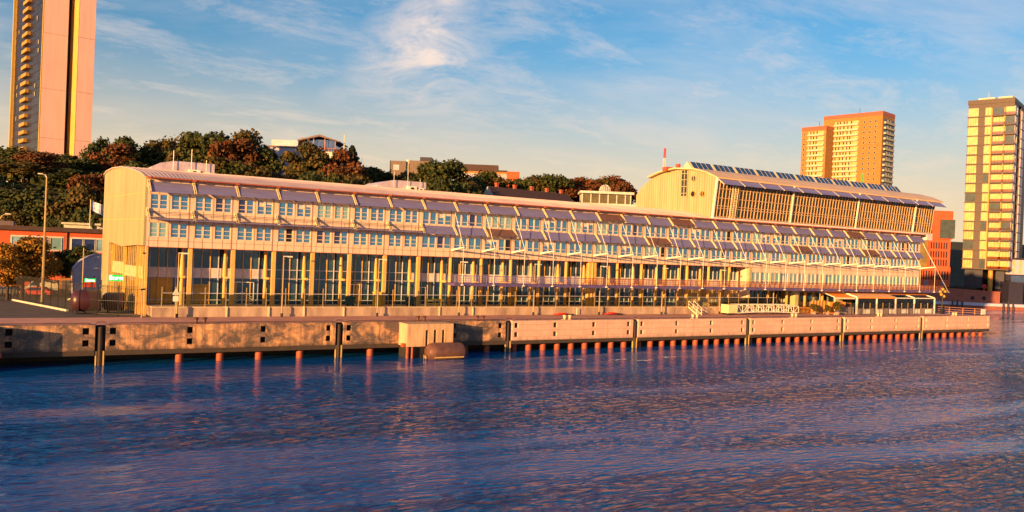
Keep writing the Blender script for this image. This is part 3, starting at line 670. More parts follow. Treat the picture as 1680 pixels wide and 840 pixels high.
    for z in (12.3, 15.6): m.prism([(-.315, 0.05), (skew(21.4) - .315, 21.4), (skew(21.4) - .29, 21.4), (-.29, 0.05)], 'z', z - .03, z + .03)
    m.build('sheet_seam', MT['column'], gw)
    # glazing under the gable
    t = T
    m = MB(); m.quad((0.35, 1.0, 1.3), (skew(17.4) + .35, 17.4, 1.3), (skew(17.4) + .35, 17.4, 9.1), (0.35, 1.0, 9.1)); m.build('end_glazing', MT['curtain'], T)
    m = MB(); y = 1.2
    while y < 17.4:
        x = skew(y) + .3; m.box(x - .08, x + .02, y - .06, y + .06, 0.3, 8.9); y += 0.9
    for y in (4.0, 10.5, 17.2): m.box(skew(y) + .02, skew(y) + .36, y - .22, y + .22, 0, 8.9)
    m.build('end_mullion', MT['mullion_y'], T)
    m = MB(); m.prism([(0.12, 1.3), (skew(10.4) + .12, 10.4), (skew(10.4) + .2, 10.4), (0.2, 1.3)], 'z', 4.75, 6.2); m.prism([(skew(11) + .12, 11), (skew(17.3) + .12, 17.3), (skew(17.3) + .2, 17.3), (skew(11) + .2, 11)], 'z', 4.9, 6.5); m.build('end_spandrel', MT['spandrel_y'], T)
    m = MB(); m.box(0.05, 0.35, 0.3, 0.75, 0, 8.85); m.box(-0.2, .1, 2.9, 3.3, 0, 8.85); m.box(-.15, .2, .75, 2.9, 4.7, 5.1); m.build('corner_frame', MT['column'], T)
    # columns: front row and flared rear row with tie pieces
    cm = MB(); cm.box(-.24, .24, -.24, .2, 1.3, ZB - .01); cme = cm.mesh('column', MT['column'])
    rm_ = MB(); rm_.lathe([(.24, 1.3), (.26, 4.2), (.20, 4.75), (.32, 5.1), (.33, 5.5), (.30, 6.5), (.18, 8.4), (.15, ZB)], n=12); rm_.box(-.12, .12, -1.55, -.2, 4.9, 5.2)
    rme = rm_.mesh('rear_column', MT['column'])
    rdm = MB(); rdm.lathe([(.27, 1.3), (.25, ZB - .01)], n=14); rde = rdm.mesh('column', MT['column']); rde.polygons.foreach_set("use_smooth", [True] * len(rde.polygons))
    for i in range(1, 30):
        if i >= 20 and i > 24: continue
        ob('column', cme if i < 8 else rde, T, (i * BAY, 0.35, 0))
        if i < 20: ob('rear_column', rme, T, (i * BAY - (0.6 if i < 9 else .45), 2.1, 0))
    m = MB(); m.box(13 * BAY - .8, 13 * BAY + .75, .2, .9, 1.3, ZB - .01); m.build('pier', MT['column'], T)
    # curtain wall of the tall ground floor
    GY = 3.5; g = MB(); g.quad((0.4, GY, 1.3), (xs20, GY, 1.3), (xs20, GY, ZB), (0.4, GY, ZB)); g.build('curtain_glass', MT['curtain'], T)
    m = MB(); m.box(-.05, .05, GY - .14, GY - .005, 1.3, ZB); ma = m.mesh('mullion', MT['mullion']); mb = m.mesh('mullion', MT['mullion_y'])
    x = 1.0; k = 0
    while x < xs20:
        ob('mullion', mb if (k % 5) in (1, 2) else ma, T, (x, 0, 0)); x += 1.08; k += 1
    m = MB()
    for z, xa, xb in ((1.9, .4, xs20), (4.9, .4, xs20), (6.15, .4, xs20)):
        m.box(xa, xb, GY - .11, GY - .006, z - .045, z + .045)
        m.build('transom', MT['mullion'], T); m = MB()
    sp = MB(); sp.box(.5, 16.1, GY - .09, GY - .008, 4.95, 6.1); sp.build('spandrel', MT['spandrel'], T)
    sp = MB(); sp.box(7 * BAY + .3, xs20, GY - .09, GY - .008, 4.95, 6.1); sp.build('spandrel', MT['spandrel'], T)
    # yellow panels on the glass, the lit interior put into their colour
    for a, b, z0, z1 in ((1.2, 3.9, 1.4, 4.8), (4.3, 5.0, 1.4, 4.0), (6.4, 8.4, 1.4, 4.0), (11.3, 12.2, 1.4, 4.2), (29.3, 30.1, 1.4, 4.6), (56, 57.2, 1.4, 4.5), (93, 107.5, 1.35, 4.4)):
        iy = MB(); iy.box(a, b, GY - .05, GY - .009, z0, z1); iy.build('lit_interior_panel', MT['interior_y'], T)
    def door(x, wd, hh, chev):
        d = MB(); yy = GY - .2
        for a, b, c, e in ((x, x + .09, 1.3, 1.3 + hh), (x + wd - .09, x + wd, 1.3, 1.3 + hh), (x + wd / 2 - .06, x + wd / 2 + .06, 1.3, 1.3 + hh), (x, x + wd, 1.3 + hh, 1.42 + hh), (x, x + wd, 1.3, 1.4)): d.box(a, b, yy, yy + .08, c, e)
        if chev:
            for q in range(4):
                z = 1.4 + q * .3; d.beam((x + .25, yy, z), (x + wd / 2, yy, z + .75), .05, .06); d.beam((x + wd - .25, yy, z), (x + wd / 2, yy, z + .75), .05, .06)
        return d.build('door', MT['white'], T)
    door(11.35, 3.1, 3.0, True); door(28.0, 1.9, 2.9, False); door(38.6, 2.0, 2.6, False)
    for i in range(8, 20):
        wf = MB(); x = i * BAY + 1.9; yy = GY - .17
        for a, b, c, e in ((x, x + .07, 2.6, 4.3), (x + .6, x + .67, 2.6, 4.3), (x, x + .67, 4.3, 4.38), (x, x + .67, 2.52, 2.6)): wf.box(a, b, yy, yy + .06, c, e)
        wf.build('hopper_window', MT['bluegrey'], T)
    # plinth
    m = MB(); m.box(0.9, 118.0, -1.0, 4.4, 0, 1.22); m.build('plinth', MT['plinth'], T)
    m = MB(); m.box(0.8, 118.1, -1.08, 4.4, 1.223, 1.32); m.build('plinth_edge', MT['plinth_cap'], T)
    m = MB(); m.box(118.1, XE - .2, -0.6, 4.4, 0, 1.2); m.build('plinth', MT['wood'], T)
    for x in (9.9, 15.4, 20.2, 25.9, 40.9, 46.6):
        m = MB(); m.box(x - .12, x + .12, -1.16, -1.085, 0.0, 1.35); m.build('plinth_post', MT['bracket'], T)
    # pale lower wall of the restaurant end
    m = MB(); m.box(xs20 + 13.2, XE, 1.2, 4.0, 1.3, 4.55); m.build('restaurant_wall', MT['spandrel_y'], T)
    m = MB(); m.box(xs20 + .02, xs20 + 13.1, 3.3, 3.45, 1.3, 4.6); m.build('curtain_glass', MT['curtain'], T)
    x = xs20 + .6
    while x < xs20 + 13: m = MB(); m.box(x - .05, x + .05, 3.15, 3.29, 1.3, 4.6); m.build('glazing_bar', MT['mullion_y'], T); x += 1.1
    for a in range(6):
        m = MB(); m.box(xs20 + 13.6 + a * 2.2, xs20 + 14.9 + a * 2.2, 1.08, 1.19, 2.2, 4.0); m.build('restaurant_window', MT['curtain'], T)
    m = MB(); m.box(xs20 + 12.3, xs20 + 13.3, -0.5, 1.4, 1.2, 4.6); m.build('pier', MT['spandrel_y'], T); m = MB(); m.box(xs20 - .4, xs20 + .3, -.02, .6, 4.6, ZB); m.build('pier', MT['spandrel_y'], T)
    # hanging gallery with struts and tie rods
    GX0, GX1 = 8 * BAY - 1.2, XE + 3.6
    m = MB(); m.box(GX0, GX1, -3.5, -1.4, 4.78, 4.98); m.box(GX0, GX1, -3.62, -3.5, 4.6, 5.05); m.box(GX0, GX1, -1.4, -1.25, 4.6, 5.05)
    x = GX0
    while x < GX1: m.box(x, x + .12, -3.5, -1.4, 4.62, 4.775); x += 1.8
    ga = m.build('gallery', MT['gallery'], T)
    def railing(xa, xb, mat, dense):
        r = MB()
        for yy in (-3.58, -1.32):
            r.box(xa, xb, yy - .04, yy + .04, 6.05, 6.12)
            for zz in (5.35, 5.7): r.box(xa, xb, yy - .015, yy + .015, zz - .015, zz + .015)
            x = xa
            while x < xb: r.box(x - .035, x + .035, yy - .035, yy + .035, 5.051, 6.05); x += 1.35
            x = xa
            while x < xb and dense: r.box(x - .012, x + .012, yy - .012, yy + .012, 5.1, 6.05); x += dense
        r.build('railing', mat, ga)
    railing(GX0, 66, MT['rail_blue'], .45); railing(66, GX1, MT['rail_rust'], .28)
    sm_ = MB(); sm_.prism([(0.0, 9.75), (-3.8, 10.28), (-3.8, 10.42), (0.0, 10.05)], 'x', -.13, .13); sme = sm_.mesh('strut', MT['white'])
    rod = MB(); rod.tube((0, -.2, 16.2), (0, -3.75, 10.36), .042, 6); rod.tube((0, -3.75, 10.36), (0, -3.75, 4.9), .036, 6); rde2 = rod.mesh('tie_rod', MT['white'])
    ft = MB(); ft.prism([(-1.0, 4.5), (-3.95, 4.72), (-3.95, 4.86), (-1.0, 4.72)], 'x', -.14, .14); fte = ft.mesh('gallery_bracket', MT['white'])
    for i in range(8, 32):
        x = i * BAY
        s_ = ob('strut', sme, T, (x, 0, 0)) if i < 31 else None
        if i < 31: ob('tie_rod', rde2, s_)
        ob('gallery_bracket', fte, T, (x, 0, 0))
    rod = MB(); rod.tube((XE + .3, -.5, 15.6), (XE + 5.4, -3.75, 4.9), .03, 6); rod.build('tie_rod', MT['white'], T)
    # plant rooms on the roof with curved shoulder
    def plant(x0, x1, y, zb, zt):
        t = MB(); L = x1 - x0
        pr = [(x0 - .8, zb), (x0 - .5, zt - 1.0), (x0 + .5, zt - .45), (x0 + 2.2, zt - .05), (x0 + 3.4, zt), (x1, zt), (x1, zb)]
        t.prism(pr, 'y', y, y + 7.0); o = t.build('plant_room', MT['lav'], T)
        c = MB(); c.box(x1 - 3.6, x1 - 2.1, y - 1.0, y - .1, zb + .15, zb + 1.15); c.box(x1 - 1.7, x1 - .7, y - .8, y - .1, zb + .1, zb + .95); c.build('cooling_unit', MT['white'], o)
        c = MB(); c.lathe([(.33, 0), (.33, .05)], (x1 - 2.85, y - 1.03, zb + .65), 'y', 12); c.lathe([(.3, 0), (.3, .05)], (x1 - 1.2, y - .83, zb + .52), 'y', 12); c.build('fan', MT['blacksteel'], o)
        for ax_, hh in ((x0 + 2.2, 2.6), (x0 + 4.6, 3.0), (x1 - 1.2, 1.6)): a = MB(); a.tube((ax_, y - .3, zb), (ax_, y - .3, zt + hh - 1.2), .05, 6); a.build('antenna', MT['steel'], o)
    plant(2.4, 10.2, 11, 18.6, 20.85); plant(35.6, 43.6, 11, 18.8, 20.8)

def build_hall():
    T = TB
    X0, X1 = 97.25, 166.0
    prof = [(0.2, 18.0), (-.65, 25.15), (1.45, 26.1), (4.5, 26.9), (8.8, 27.2), (12.65, 26.65), (15.4, 25.8), (17.9, 24.2), (19.3, 22.6), (19.3, 17.5), (0.2, 17.5)]
    m = MB(); k = len(prof)
    m.v += [(X0 + skew(y), y, z) for y, z in prof] + [(X1, y, z) for y, z in prof]
    m.f += [tuple(range(k)), tuple(range(k, 2 * k))[::-1]]; m.m += [0, 0]
    for i in range(2, k): j = (i + 1) % k; m.f.append((i, k + i, k + j, j)); m.m.append(0)
    hallo = m.build('hall_wall', MT['gable'], T)
    # leaning glass front
    def fy(z): return 0.2 - .85 * (z - 18.0) / 7.15
    m = MB(); m.quad((X0 + .1, fy(18.05), 18.05), (X1, fy(18.05), 18.05), (X1, fy(25.1), 25.1), (X0 + .1, fy(25.1), 25.1)); m.build('hall_glass', MT['hallglass'], T)
    mm = MB(); x = X0 + .2; i = 0
    while x < X1:
        w = .11 if i % 6 == 0 else .055
        mm.beam((x, fy(18.05) - .08, 18.05), (x, fy(25.1) - .08, 25.1), w * 1.6, .14); x += .9; i += 1
    for z in (18.15, 19.7, 20.15, 21.6, 23.3, 24.9): mm.box(X0 + .1, X1, fy(z) - .17, fy(z) - .11, z - .055, z + .055)
    mm.build('hall_mullion', MT['mull_o'], T)
    for x in (118.2, 138.5, 158.5): m = MB(); m.beam((x, fy(17.9) - .42, 17.6), (x, fy(25.2) - .42, 25.2), .3, .22); m.build('hall_post', MT['white'], T)
    m = MB(); m.beam((X0 + .05, fy(17.9) - .2, 17.9), (X0 + .05, fy(25.3) - .2, 25.3), .35, .35); m.build('hall_post', MT['white'], T)
    m = MB(); m.box(X0 - .2, X1, -.35, .25, 17.72, 17.98); m.box(X1 - 2, X1 + .0, -.3, 19, 16.4, 17.7); m.build('hall_sill', MT['spandrel'], T)
    # lattice ladder tower in front of the glass
    m = MB(); lx = 101.2
    for x in (lx, lx + .75, lx + 1.5): m.beam((x, fy(18) - .55, 18.0), (x, fy(24.6) - .6, 24.6), .1, .1)
    z = 18.1
    while z < 24.5: m.box(lx, lx + 1.5, fy(z) - .62, fy(z) - .52, z - .035, z + .035); z += .33
    m.build('ladder', MT['bracket'], T)
    # awning row under the hall eave
    n = 13; L = (X1 + 1.5 - X0) / n; a = MB(); s_ = MB()
    am = MB(); am.prism([(-.8, 25.05), (-2.35, 24.0), (-2.38, 24.07), (-.83, 25.13)], 'x', .18, L - .18); ame = am.mesh('hall_awning', MT['shade'])
    bm_ = MB(); bm_.beam((0, -.75, 25.12), (0, -2.45, 23.97), .2, .12); bme = bm_.mesh('bracket', MT['bracket'])
    for i in range(n):
        o = ob('hall_awning', ame, T, (X0 + .3 + i * L, 0, 0)); ob('bracket', bme, o)
    # roof skin: thick sheet with raised back part and a pointed right end
    rp = [(-1.0, 25.12), (1.45, 26.2), (4.5, 27.02), (8.8, 27.33), (12.65, 26.8), (15.6, 25.85)]
    m = MB(); kk = len(rp)
    xa = [X0 + skew(y) - (.35 if y < 6 else .9) for y, z in rp]; xb = [X1 + 2.6, X1 + 2.4, X1 + 1.8, X1 + 1.2, X1 + .6, X1 + .2]
    for t_ in (0, .28):
        for A_ in (xa, xb):
            m.v += [(A_[i], rp[i][0], rp[i][1] + t_) for i in range(kk)]
    def q(*a): m.f.append(a); m.m.append(0)
    for i in range(kk - 1):
        q(i, i + 1, kk + i + 1, kk + i); q(2 * kk + i, 3 * kk + i, 3 * kk + i + 1, 2 * kk + i + 1)
        q(i, 2 * kk + i, 2 * kk + i + 1, i + 1); q(kk + i, kk + i + 1, 3 * kk + i + 1, 3 * kk + i)
    q(0, kk, 3 * kk, 2 * kk); q(kk - 1, 3 * kk - 1, 4 * kk - 1, 2 * kk - 1)
    hr = m.build('hall_roof', MT['roof_o'], T)
    # ridge lantern with solar glass
    m = MB(); m.prism([(6.3, 27.25), (7.75, 28.85), (9.4, 27.25)], 'x', 97.6, 164.5); rd = m.build('ridge_lantern', MT['bracket'], T)
    nP = 11; Lp = (164.3 - 98.0) / nP
    pmh = MB(); d = Vector((0, 1.45, 1.6)).normalized(); nn = Vector((0, -d.z, d.y)) * .05
    P0 = Vector((0, 6.3, 27.3)) + nn; P1 = P0 + d * 2.15
    pmh.quad(P0 + Vector((.35, 0, 0)), P0 + Vector((Lp - .5, 0, 0)), P1 + Vector((Lp - .5, 0, 0)), P1 + Vector((.35, 0, 0)))
    for kx in range(1, 4):
        xx = .35 + (Lp - .85) * kx / 4; pmh.beam(P0 + nn * .5 + Vector((xx, 0, 0)), P1 + nn * .5 + Vector((xx, 0, 0)), .06, .04, mi=1)
    pme = pmh.mesh('solar_panel', [MT['solar'], MT['steel']])
    for i in range(nP): ob('solar_panel', pme, T, (98.0 + i * Lp, 0, 0))
    # gable openings: strip window, three portholes
    def gx(y): return X0 + skew(y) - .05
    sw = MB(); sw.prism([(gx(6.1), 6.1), (gx(7.6), 7.6), (gx(7.6) - .06, 7.6), (gx(6.1) - .06, 6.1)], 'z', 22.0, 27.0); o = sw.build('strip_window', MT['hallglass'], T)
    sw = MB()
    for y in (6.1, 6.85, 7.6): sw.box(gx(y) - .14, gx(y) - .04, y - .06, y + .06, 22.0, 27.0)
    for z in (22.0, 22.6, 23.9, 25.2, 26.4): sw.prism([(gx(6.1) - .04, 6.1), (gx(7.6) - .04, 7.6), (gx(7.6) - .13, 7.6), (gx(6.1) - .13, 6.1)], 'z', z - .05, z + .05)
    sw.build('frame', MT['spandrel_y'], o)
    for y, z, dk in ((4.7, 25.35, 0), (4.7, 22.4, 1), (2.45, 22.35, 0)):
        g = MB(); g.lathe([(.55, -.03), (.55, .03)], (gx(y) - .02, y, z), 'x', 20); o = g.build('porthole', MT['dark'] if dk else MT['hallglass'], T)
        g = MB(); n = 20
        for i in range(n):
            a0, a1 = 2 * math.pi * i / n, 2 * math.pi * (i + 1) / n
            g.beam((gx(y) - .05, y + .58 * math.cos(a0), z + .58 * math.sin(a0)), (gx(y) - .05, y + .58 * math.cos(a1), z + .58 * math.sin(a1)), .08, .08)
        if not dk: g.box(gx(y) - .1, gx(y) - .03, y - .04, y + .04, z - .55, z + .55)
        g.build('rim', MT['column'], o)
    m = MB(); m.box(94.6, 97.6, 10.2, 11.4, 27.0, 27.8); m.box(95.6, 96.2, 8.0, 8.8, 27.4, 28.3); m.build('roof_vent', MT['trim_rust'], T)
MT['roof_o'] = pm('peach_roof_sheet', (0.78, 0.50, 0.26), 0.5, 0.15, 0.08, 0.3)
build_terminal()
build_hall()
# ------------------------------------------------------------------ towers and houses behind
def bars(m, x0, x1, y0, y1, z0, z1): m.box(x0, x1, y0, y1, z0, z1)
def many(name, me, parent, locs, rotz=0.0):
    r = []
    for l in locs:
        o = ob(name, me, parent, l); o.rotation_euler = (0, 0, rotz); r.append(o)
    return r
def win_mesh(w, h, fmat, gmat, mull=1, proud=.06):
    """window for a wall facing local -y: origin bottom-left, frame set proud of the wall"""
    m = MB(); f = .09
    m.box(0, f, -proud, .0, 0, h); m.box(w - f, w, -proud, .0, 0, h); m.box(f, w - f, -proud, .0, 0, f); m.box(f, w - f, -proud, .0, h - f, h)
    for k in range(1, mull + 1): m.box(w * k / (mull + 1) - f / 2, w * k / (mull + 1) + f / 2, -proud * .9, .0, f, h - f)
    m.quad((f, -.02, f), (w - f, -.02, f), (w - f, -.02, h - f), (f, -.02, h - f), mi=1)
    return m.mesh('window', [fmat, gmat])

def pink_tower():
    T = thing('high_rise', 'tall pink high-rise slab with dark glass side and a column of balconies', 'high-rise', (-6.5, 197.1, 21), RAD(10)); T.scale = (.80, 1, 1)
    Hh = 84
    m = MB(); m.box(0, 8.9, 0, 44, 0, Hh); m.box(8.9, 10.6, 2.5, 43, 0, Hh); m.prism([(10.6, 2.0), (12.1, -2.2), (18.4, -2.2), (18.4, 42), (10.6, 42)], 'z', 0, Hh)
    m.build('wall', MT['plaster'], T)
    m = MB(); m.box(-.06, 0, 1.0, 43.0, 0, Hh - 1); m.build('glass_side', MT['towerglass'], T)
    m = MB(); y = 1.2
    while y < 43: m.box(-.16, -.062, y - .06, y + .06, 0, Hh - 1); y += 1.55
    for k in range(30): m.box(-.14, -.064, 1.0, 43, k * 2.8 - .1 + .3, k * 2.8 + .1 + .3)
    m.build('glass_grid', MT['navy'], T)
    m = MB(); m.box(-.45, 0, .05, .75, 0, Hh); m.build('corner_fin', MT['sunplaster'], T); m = MB(); m.box(-1.2, 0, 43.2, 44.2, 0, Hh); m.build('corner_fin', MT['sunplaster'], T)  # fins' sunlit yellow is put into their colour
    b = MB(); b.box(-1.5, -.17, 0, 8.0, 0, 1.15); bme = b.mesh('balcony', MT['balc_o'])
    many('balcony', bme, T, [(0, 18.5, k * 2.8 + .2) for k in range(29)])
    m = MB()  # shade of the recessed slot, put in as a dark sheet
    for k in range(29): m.box(9.0, 10.5, 2.38, 2.46, k * 2.8 + 1.0, k * 2.8 + 2.0)
    m.box(8.91, 10.59, 2.47, 2.49, 0, Hh); m.build('slot_shade_sheet', MT['dark'], T); m = MB(); m.prism([(10.56, 2.0), (12.06, -2.24), (12.1, -2.21), (10.6, 2.03)], 'z', 0, Hh); m.build('painted_sun_strip', MT['sunplaster'], T)  # sun on the chamfer is put into the strip's ochre
    j = MB()
    for z in (20, 36, 54): j.box(0.02, 8.9, -.025, 0, z - .04, z + .04); j.box(12.2, 18.4, -2.225, -2.2, z - .04, z + .04)
    j.build('plaster_joint', MT['trim_rust'], T)
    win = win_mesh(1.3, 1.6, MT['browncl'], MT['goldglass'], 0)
    for k in range(26):
        y = rnd.choice([4, 7, 10, 13, 29, 32, 35, 38]); z = rnd.randint(3, 26) * 2.8 + .7
        o = ob('open_window', win, T, (-.17, y, z)); o.rotation_euler = (0, 0, -math.pi / 2)
pink_tower()

def orange_towers():
    r = RAD(-78.6); base = Vector((406.5, 182.8, 24))
    c, s = math.cos(r), math.sin(r)
    glass = MT['goldglass']
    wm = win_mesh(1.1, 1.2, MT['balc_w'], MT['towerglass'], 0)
    def tower(lx, ly, w, d, h, lab, bands, wcols, right):
        T = thing('apartment_tower', lab, 'apartment block', (base.x + c * lx - s * ly, base.y + s * lx + c * ly, base.z), r, 'orange apartment towers on the horizon')
        m = MB(); m.box(-w, 0, 0, d, 0, h); T0 = m.build('wall', MT['orangebrick'], T)
        m = MB(); m.box(-w - .1, .1, -.1, d + .1, h - 1.9, h + .3); m.build('parapet', MT['trim_rust'], T0)
        nf = int(h // 3.0) - 1
        for (xa, xb) in bands:
            b = MB(); L = xb - xa
            b.box(0, L, -1.15, -.02, 0, 1.05); me = b.mesh('balcony', MT['balc_w'])
            g = MB(); g.box(0.1, L - .1, -.06, -.01, 1.05, 2.75); 
            gme = g.mesh('balcony_glazing', glass)
            q = MB(); q.box(0, .75, -.1, -.062, 1.06, 2.7); qme = q.mesh('balcony_door', MT['browncl'])
            for k in range(nf):
                o = ob('balcony', me, T, (xa, 0, k * 3.0 + 1.2)); ob('glazing', gme, o); [ob('balcony_door', qme, o, (x_, 0, 0)) for x_ in [.6 + rnd.random() + 2.1 * j_ for j_ in range(int((L - 2) // 2.1))]]
        for x in wcols:
            for k in range(nf): ob('window', wm, T, (x, 0, k * 3.0 + 2.0))
        if right:
            b = MB(); b.box(.02, 1.1, 2, d - 1.5, 0, 1.05); me = b.mesh('side_balcony', MT['balc_w'])
            g = MB(); g.box(.0, .05, 2, d - 1.5, 1.05, 2.8); gme = g.mesh('side_glazing', MT['towerglass'])
            q = MB(); q.box(.051, .09, 6, 8, 1.05, 2.7); q.box(.051, .09, 10, 11, 1.05, 2.7); qme = q.mesh('side_door', MT['balc_w'])
            for k in range(nf): o = ob('side_balcony', me, T, (0, 0, k * 3.0 + 1.2)); ob('side_glazing', gme, o); ob('side_door', qme, o)
        a = MB(); a.tube((-w * .45, 5, h), (-w * .45, 5, h + 4), .12, 5); a.build('antenna', MT['blacksteel'], T)
        return T
    tower(0, 0, 35, 16, 73.8, 'taller orange brick apartment tower with cream balcony bands and small windows', [(-28.2, -13.6)], [-11.0, -7.6, -4.4], True)
    tower(-28.4, -9.6, 15.2, 15, 66.6, 'lower orange brick apartment tower standing in front of the taller one', [(-11.2, -1.0)], [-14.2], False)
    g = MB(); g.box(-11.1, -9.5, -.1, -.02, 31.5, 39); T = [o for o in COL.objects if o.get('label', '').startswith('taller orange')][0]; g.build('green_panel', MT['green_p'], T)
MT['green_p'] = pm('green_panel_paint', (0.10, 0.28, 0.06), 0.6)
orange_towers()

FR = Vector((0.8545, -0.5195)); FF = Vector((0.5195, 0.8545)); FROT = math.atan2(FR.y, FR.x)
def FS(a, d): return (-15.17 + FR.x * a + FF.x * d, -113.73 + FR.y * a + FF.y * d)    # axes along the far quay
def far_thing(name, lab, cat, a, d, z, rot=0.0, group=None):
    x, y = FS(a, d); return thing(name, lab, cat, (x, y, z), FROT + rot, group)

def glass_tower():
    T = far_thing('glass_tower', 'tall glass apartment tower with stacked balconies at the right border', 'high-rise', 177.4, 330, 3.2, RAD(-40)); T.scale = (.97, 1, 1)
    fh = 3.72; nf = 19; Wd, Dp = 16.6, 30
    z0 = 2 * fh; H = z0 + fh * 17 + 1.2
    m = MB(); m.box(.3, Wd, .3, 9, z0, H); m.box(.3, Wd - 2.2, 9, 15, z0, H); m.box(.3, Wd, 15, Dp, z0, H); m.build('core', MT['browncl'], T)
    m = MB(); m.box(1, 7.5, 2, 20, 0, z0); m.box(12, 15, 3, 20, 0, z0); m.build('ground_storey', MT['navy'], T)
    m = MB(); m.tube((10.3, 2.2, -3), (10.3, 2.2, z0), .9, 14); o = m.build('column', MT['balc_o'], T); smooth_angle(o)
    m = MB(); m.box(.05, Wd + .1, .05, Dp, H, H + 1.7); m.build('crown', MT['browncl'], T)
    m = MB(); m.box(3, 9, 4, 10, H + 1.7, H + 3); m.box(10, 15, 5, 9, H + 1.7, H + 3.2); m.tube((6.5, 5, H + 3), (6.5, 5, H + 5.5), .08, 5); m.build('roof_plant', MT['balc_w'], T)
    sl_ = MB(); sl_.box(.1, 9.0, -.02, .4, -.18, .18); sl_.box(9.0, Wd + .3, -.7, .4, -.18, .18); sl_.box(Wd, Wd + .3, .4, 8.9, -.18, .18); sme = sl_.mesh('floor_slab', MT['browncl'])
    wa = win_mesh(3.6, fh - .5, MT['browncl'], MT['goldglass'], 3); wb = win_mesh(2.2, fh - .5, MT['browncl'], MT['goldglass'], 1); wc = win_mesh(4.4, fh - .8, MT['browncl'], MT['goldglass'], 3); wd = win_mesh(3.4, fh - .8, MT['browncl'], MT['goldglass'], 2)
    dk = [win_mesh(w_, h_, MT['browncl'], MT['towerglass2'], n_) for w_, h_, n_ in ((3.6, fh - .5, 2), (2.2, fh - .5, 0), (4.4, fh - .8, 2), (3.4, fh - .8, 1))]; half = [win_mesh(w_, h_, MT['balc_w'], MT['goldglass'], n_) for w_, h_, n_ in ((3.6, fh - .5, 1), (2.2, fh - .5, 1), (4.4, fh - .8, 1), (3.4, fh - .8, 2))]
    def pick(a, i): u = rnd.random(); return dk[i] if u < .16 else (half[i] if u < .45 else a)
    bl = MB(); bl.box(0, 4.6, -.62, -.56, .18, 1.15); bl.box(0, 4.6, -.66, -.52, 1.15, 1.22); bme = bl.mesh('balcony_rail', MT['balc_gl'])
    pv_ = MB(); pv_.box(0, .3, -.05, 6.0, .2, fh - .2); pme = pv_.mesh('side_panel', MT['lav'])  # sky tint of the unlit side is put into the lavender
    sw = MB(); sw.box(0, .1, 0, .8, 0, 2.4); swm = sw.mesh('side_window', MT['goldglass'])
    bb = MB(); bb.box(0, 1.4, 0, 5.6, -.15, .15); bb.box(1.3, 1.4, 0, 5.6, .15, 1.2); bbm = bb.mesh('side_balcony', MT['balc_o'])
    for k in range(17):
        z = z0 + k * fh
        ob('floor_slab', sme, T, (0, 0, z))
        ob('window', pick(wa, 0), T, (.4, .29, z + .25)); ob('window', pick(wb, 1), T, (6.4, .29, z + .25))
        b = ob('balcony_window', pick(wc, 2), T, (9.3, .29, z + .3)); ob('balcony_rail', bme, b, (0, -.3, -.3))
        b = ob('balcony_window', pick(wd, 3), T, (14.3 - .9, .29, z + .3)); ob('balcony_rail', bme, b, (-.3, -.3, -.3))
        ob('side_panel', pme, T, (Wd, .9, z)); ob('side_window', swm, T, (Wd + .28, 2.0 + (k * 5 % 3) * 1.2, z + .7))
        if k < 14: ob('side_balcony', bbm, T, (Wd - 2.2, 9.2, z))
        o = ob('side_panel', pme, T, (Wd, 15.2, z)); 
    m = MB(); m.box(8.7, 9.1, -.5, .29, z0, H - 2); m.build('pillar', MT['balc_o'], T); m = MB(); m.box(13.2, 13.6, -.45, .28, z0, H - 2); m.build('pillar', MT['balc_o'], T)
    # lower wing to the right
    P = far_thing('podium_building', 'low glazed wing below the glass tower at the right border', 'building', 190.5, 319, -2.5)
    m = MB(); m.box(0, 60, 6, 26, 9, 18); m.box(3, 60, 7, 26, 0, 9); m.box(-1, 4.5, -1, 24, 0, 8.6); m.build('wall', MT['navy'], P)
    m = MB(); m.box(0, 60, 5.85, 5.99, 11.5, 17.2); m.build('glass_front', MT['lav'], P); m = MB(); m.box(3.8, 60, 5.8, 5.98, 8.2, 11.0); m.build('shop_window', MT['blueglass'], P)
    gw = win_mesh(1.0, 2.4, MT['lav'], MT['goldglass'], 0)
    many('window', gw, P, [(1.5 + 2.6 * i, 5.84, 11.8 + 2.9 * j) for i in range(10) for j in range(2) if (i * 3 + j) % 4 != 1])
MT['towerglass2'] = glass_mat('grey_green_glass', (0.10, 0.12, 0.11), 0.4, 0.1)
MT['balc_gl'] = clear_glass('amber_balcony_glass', (0.85, 0.62, 0.32), 0.2)
glass_tower()

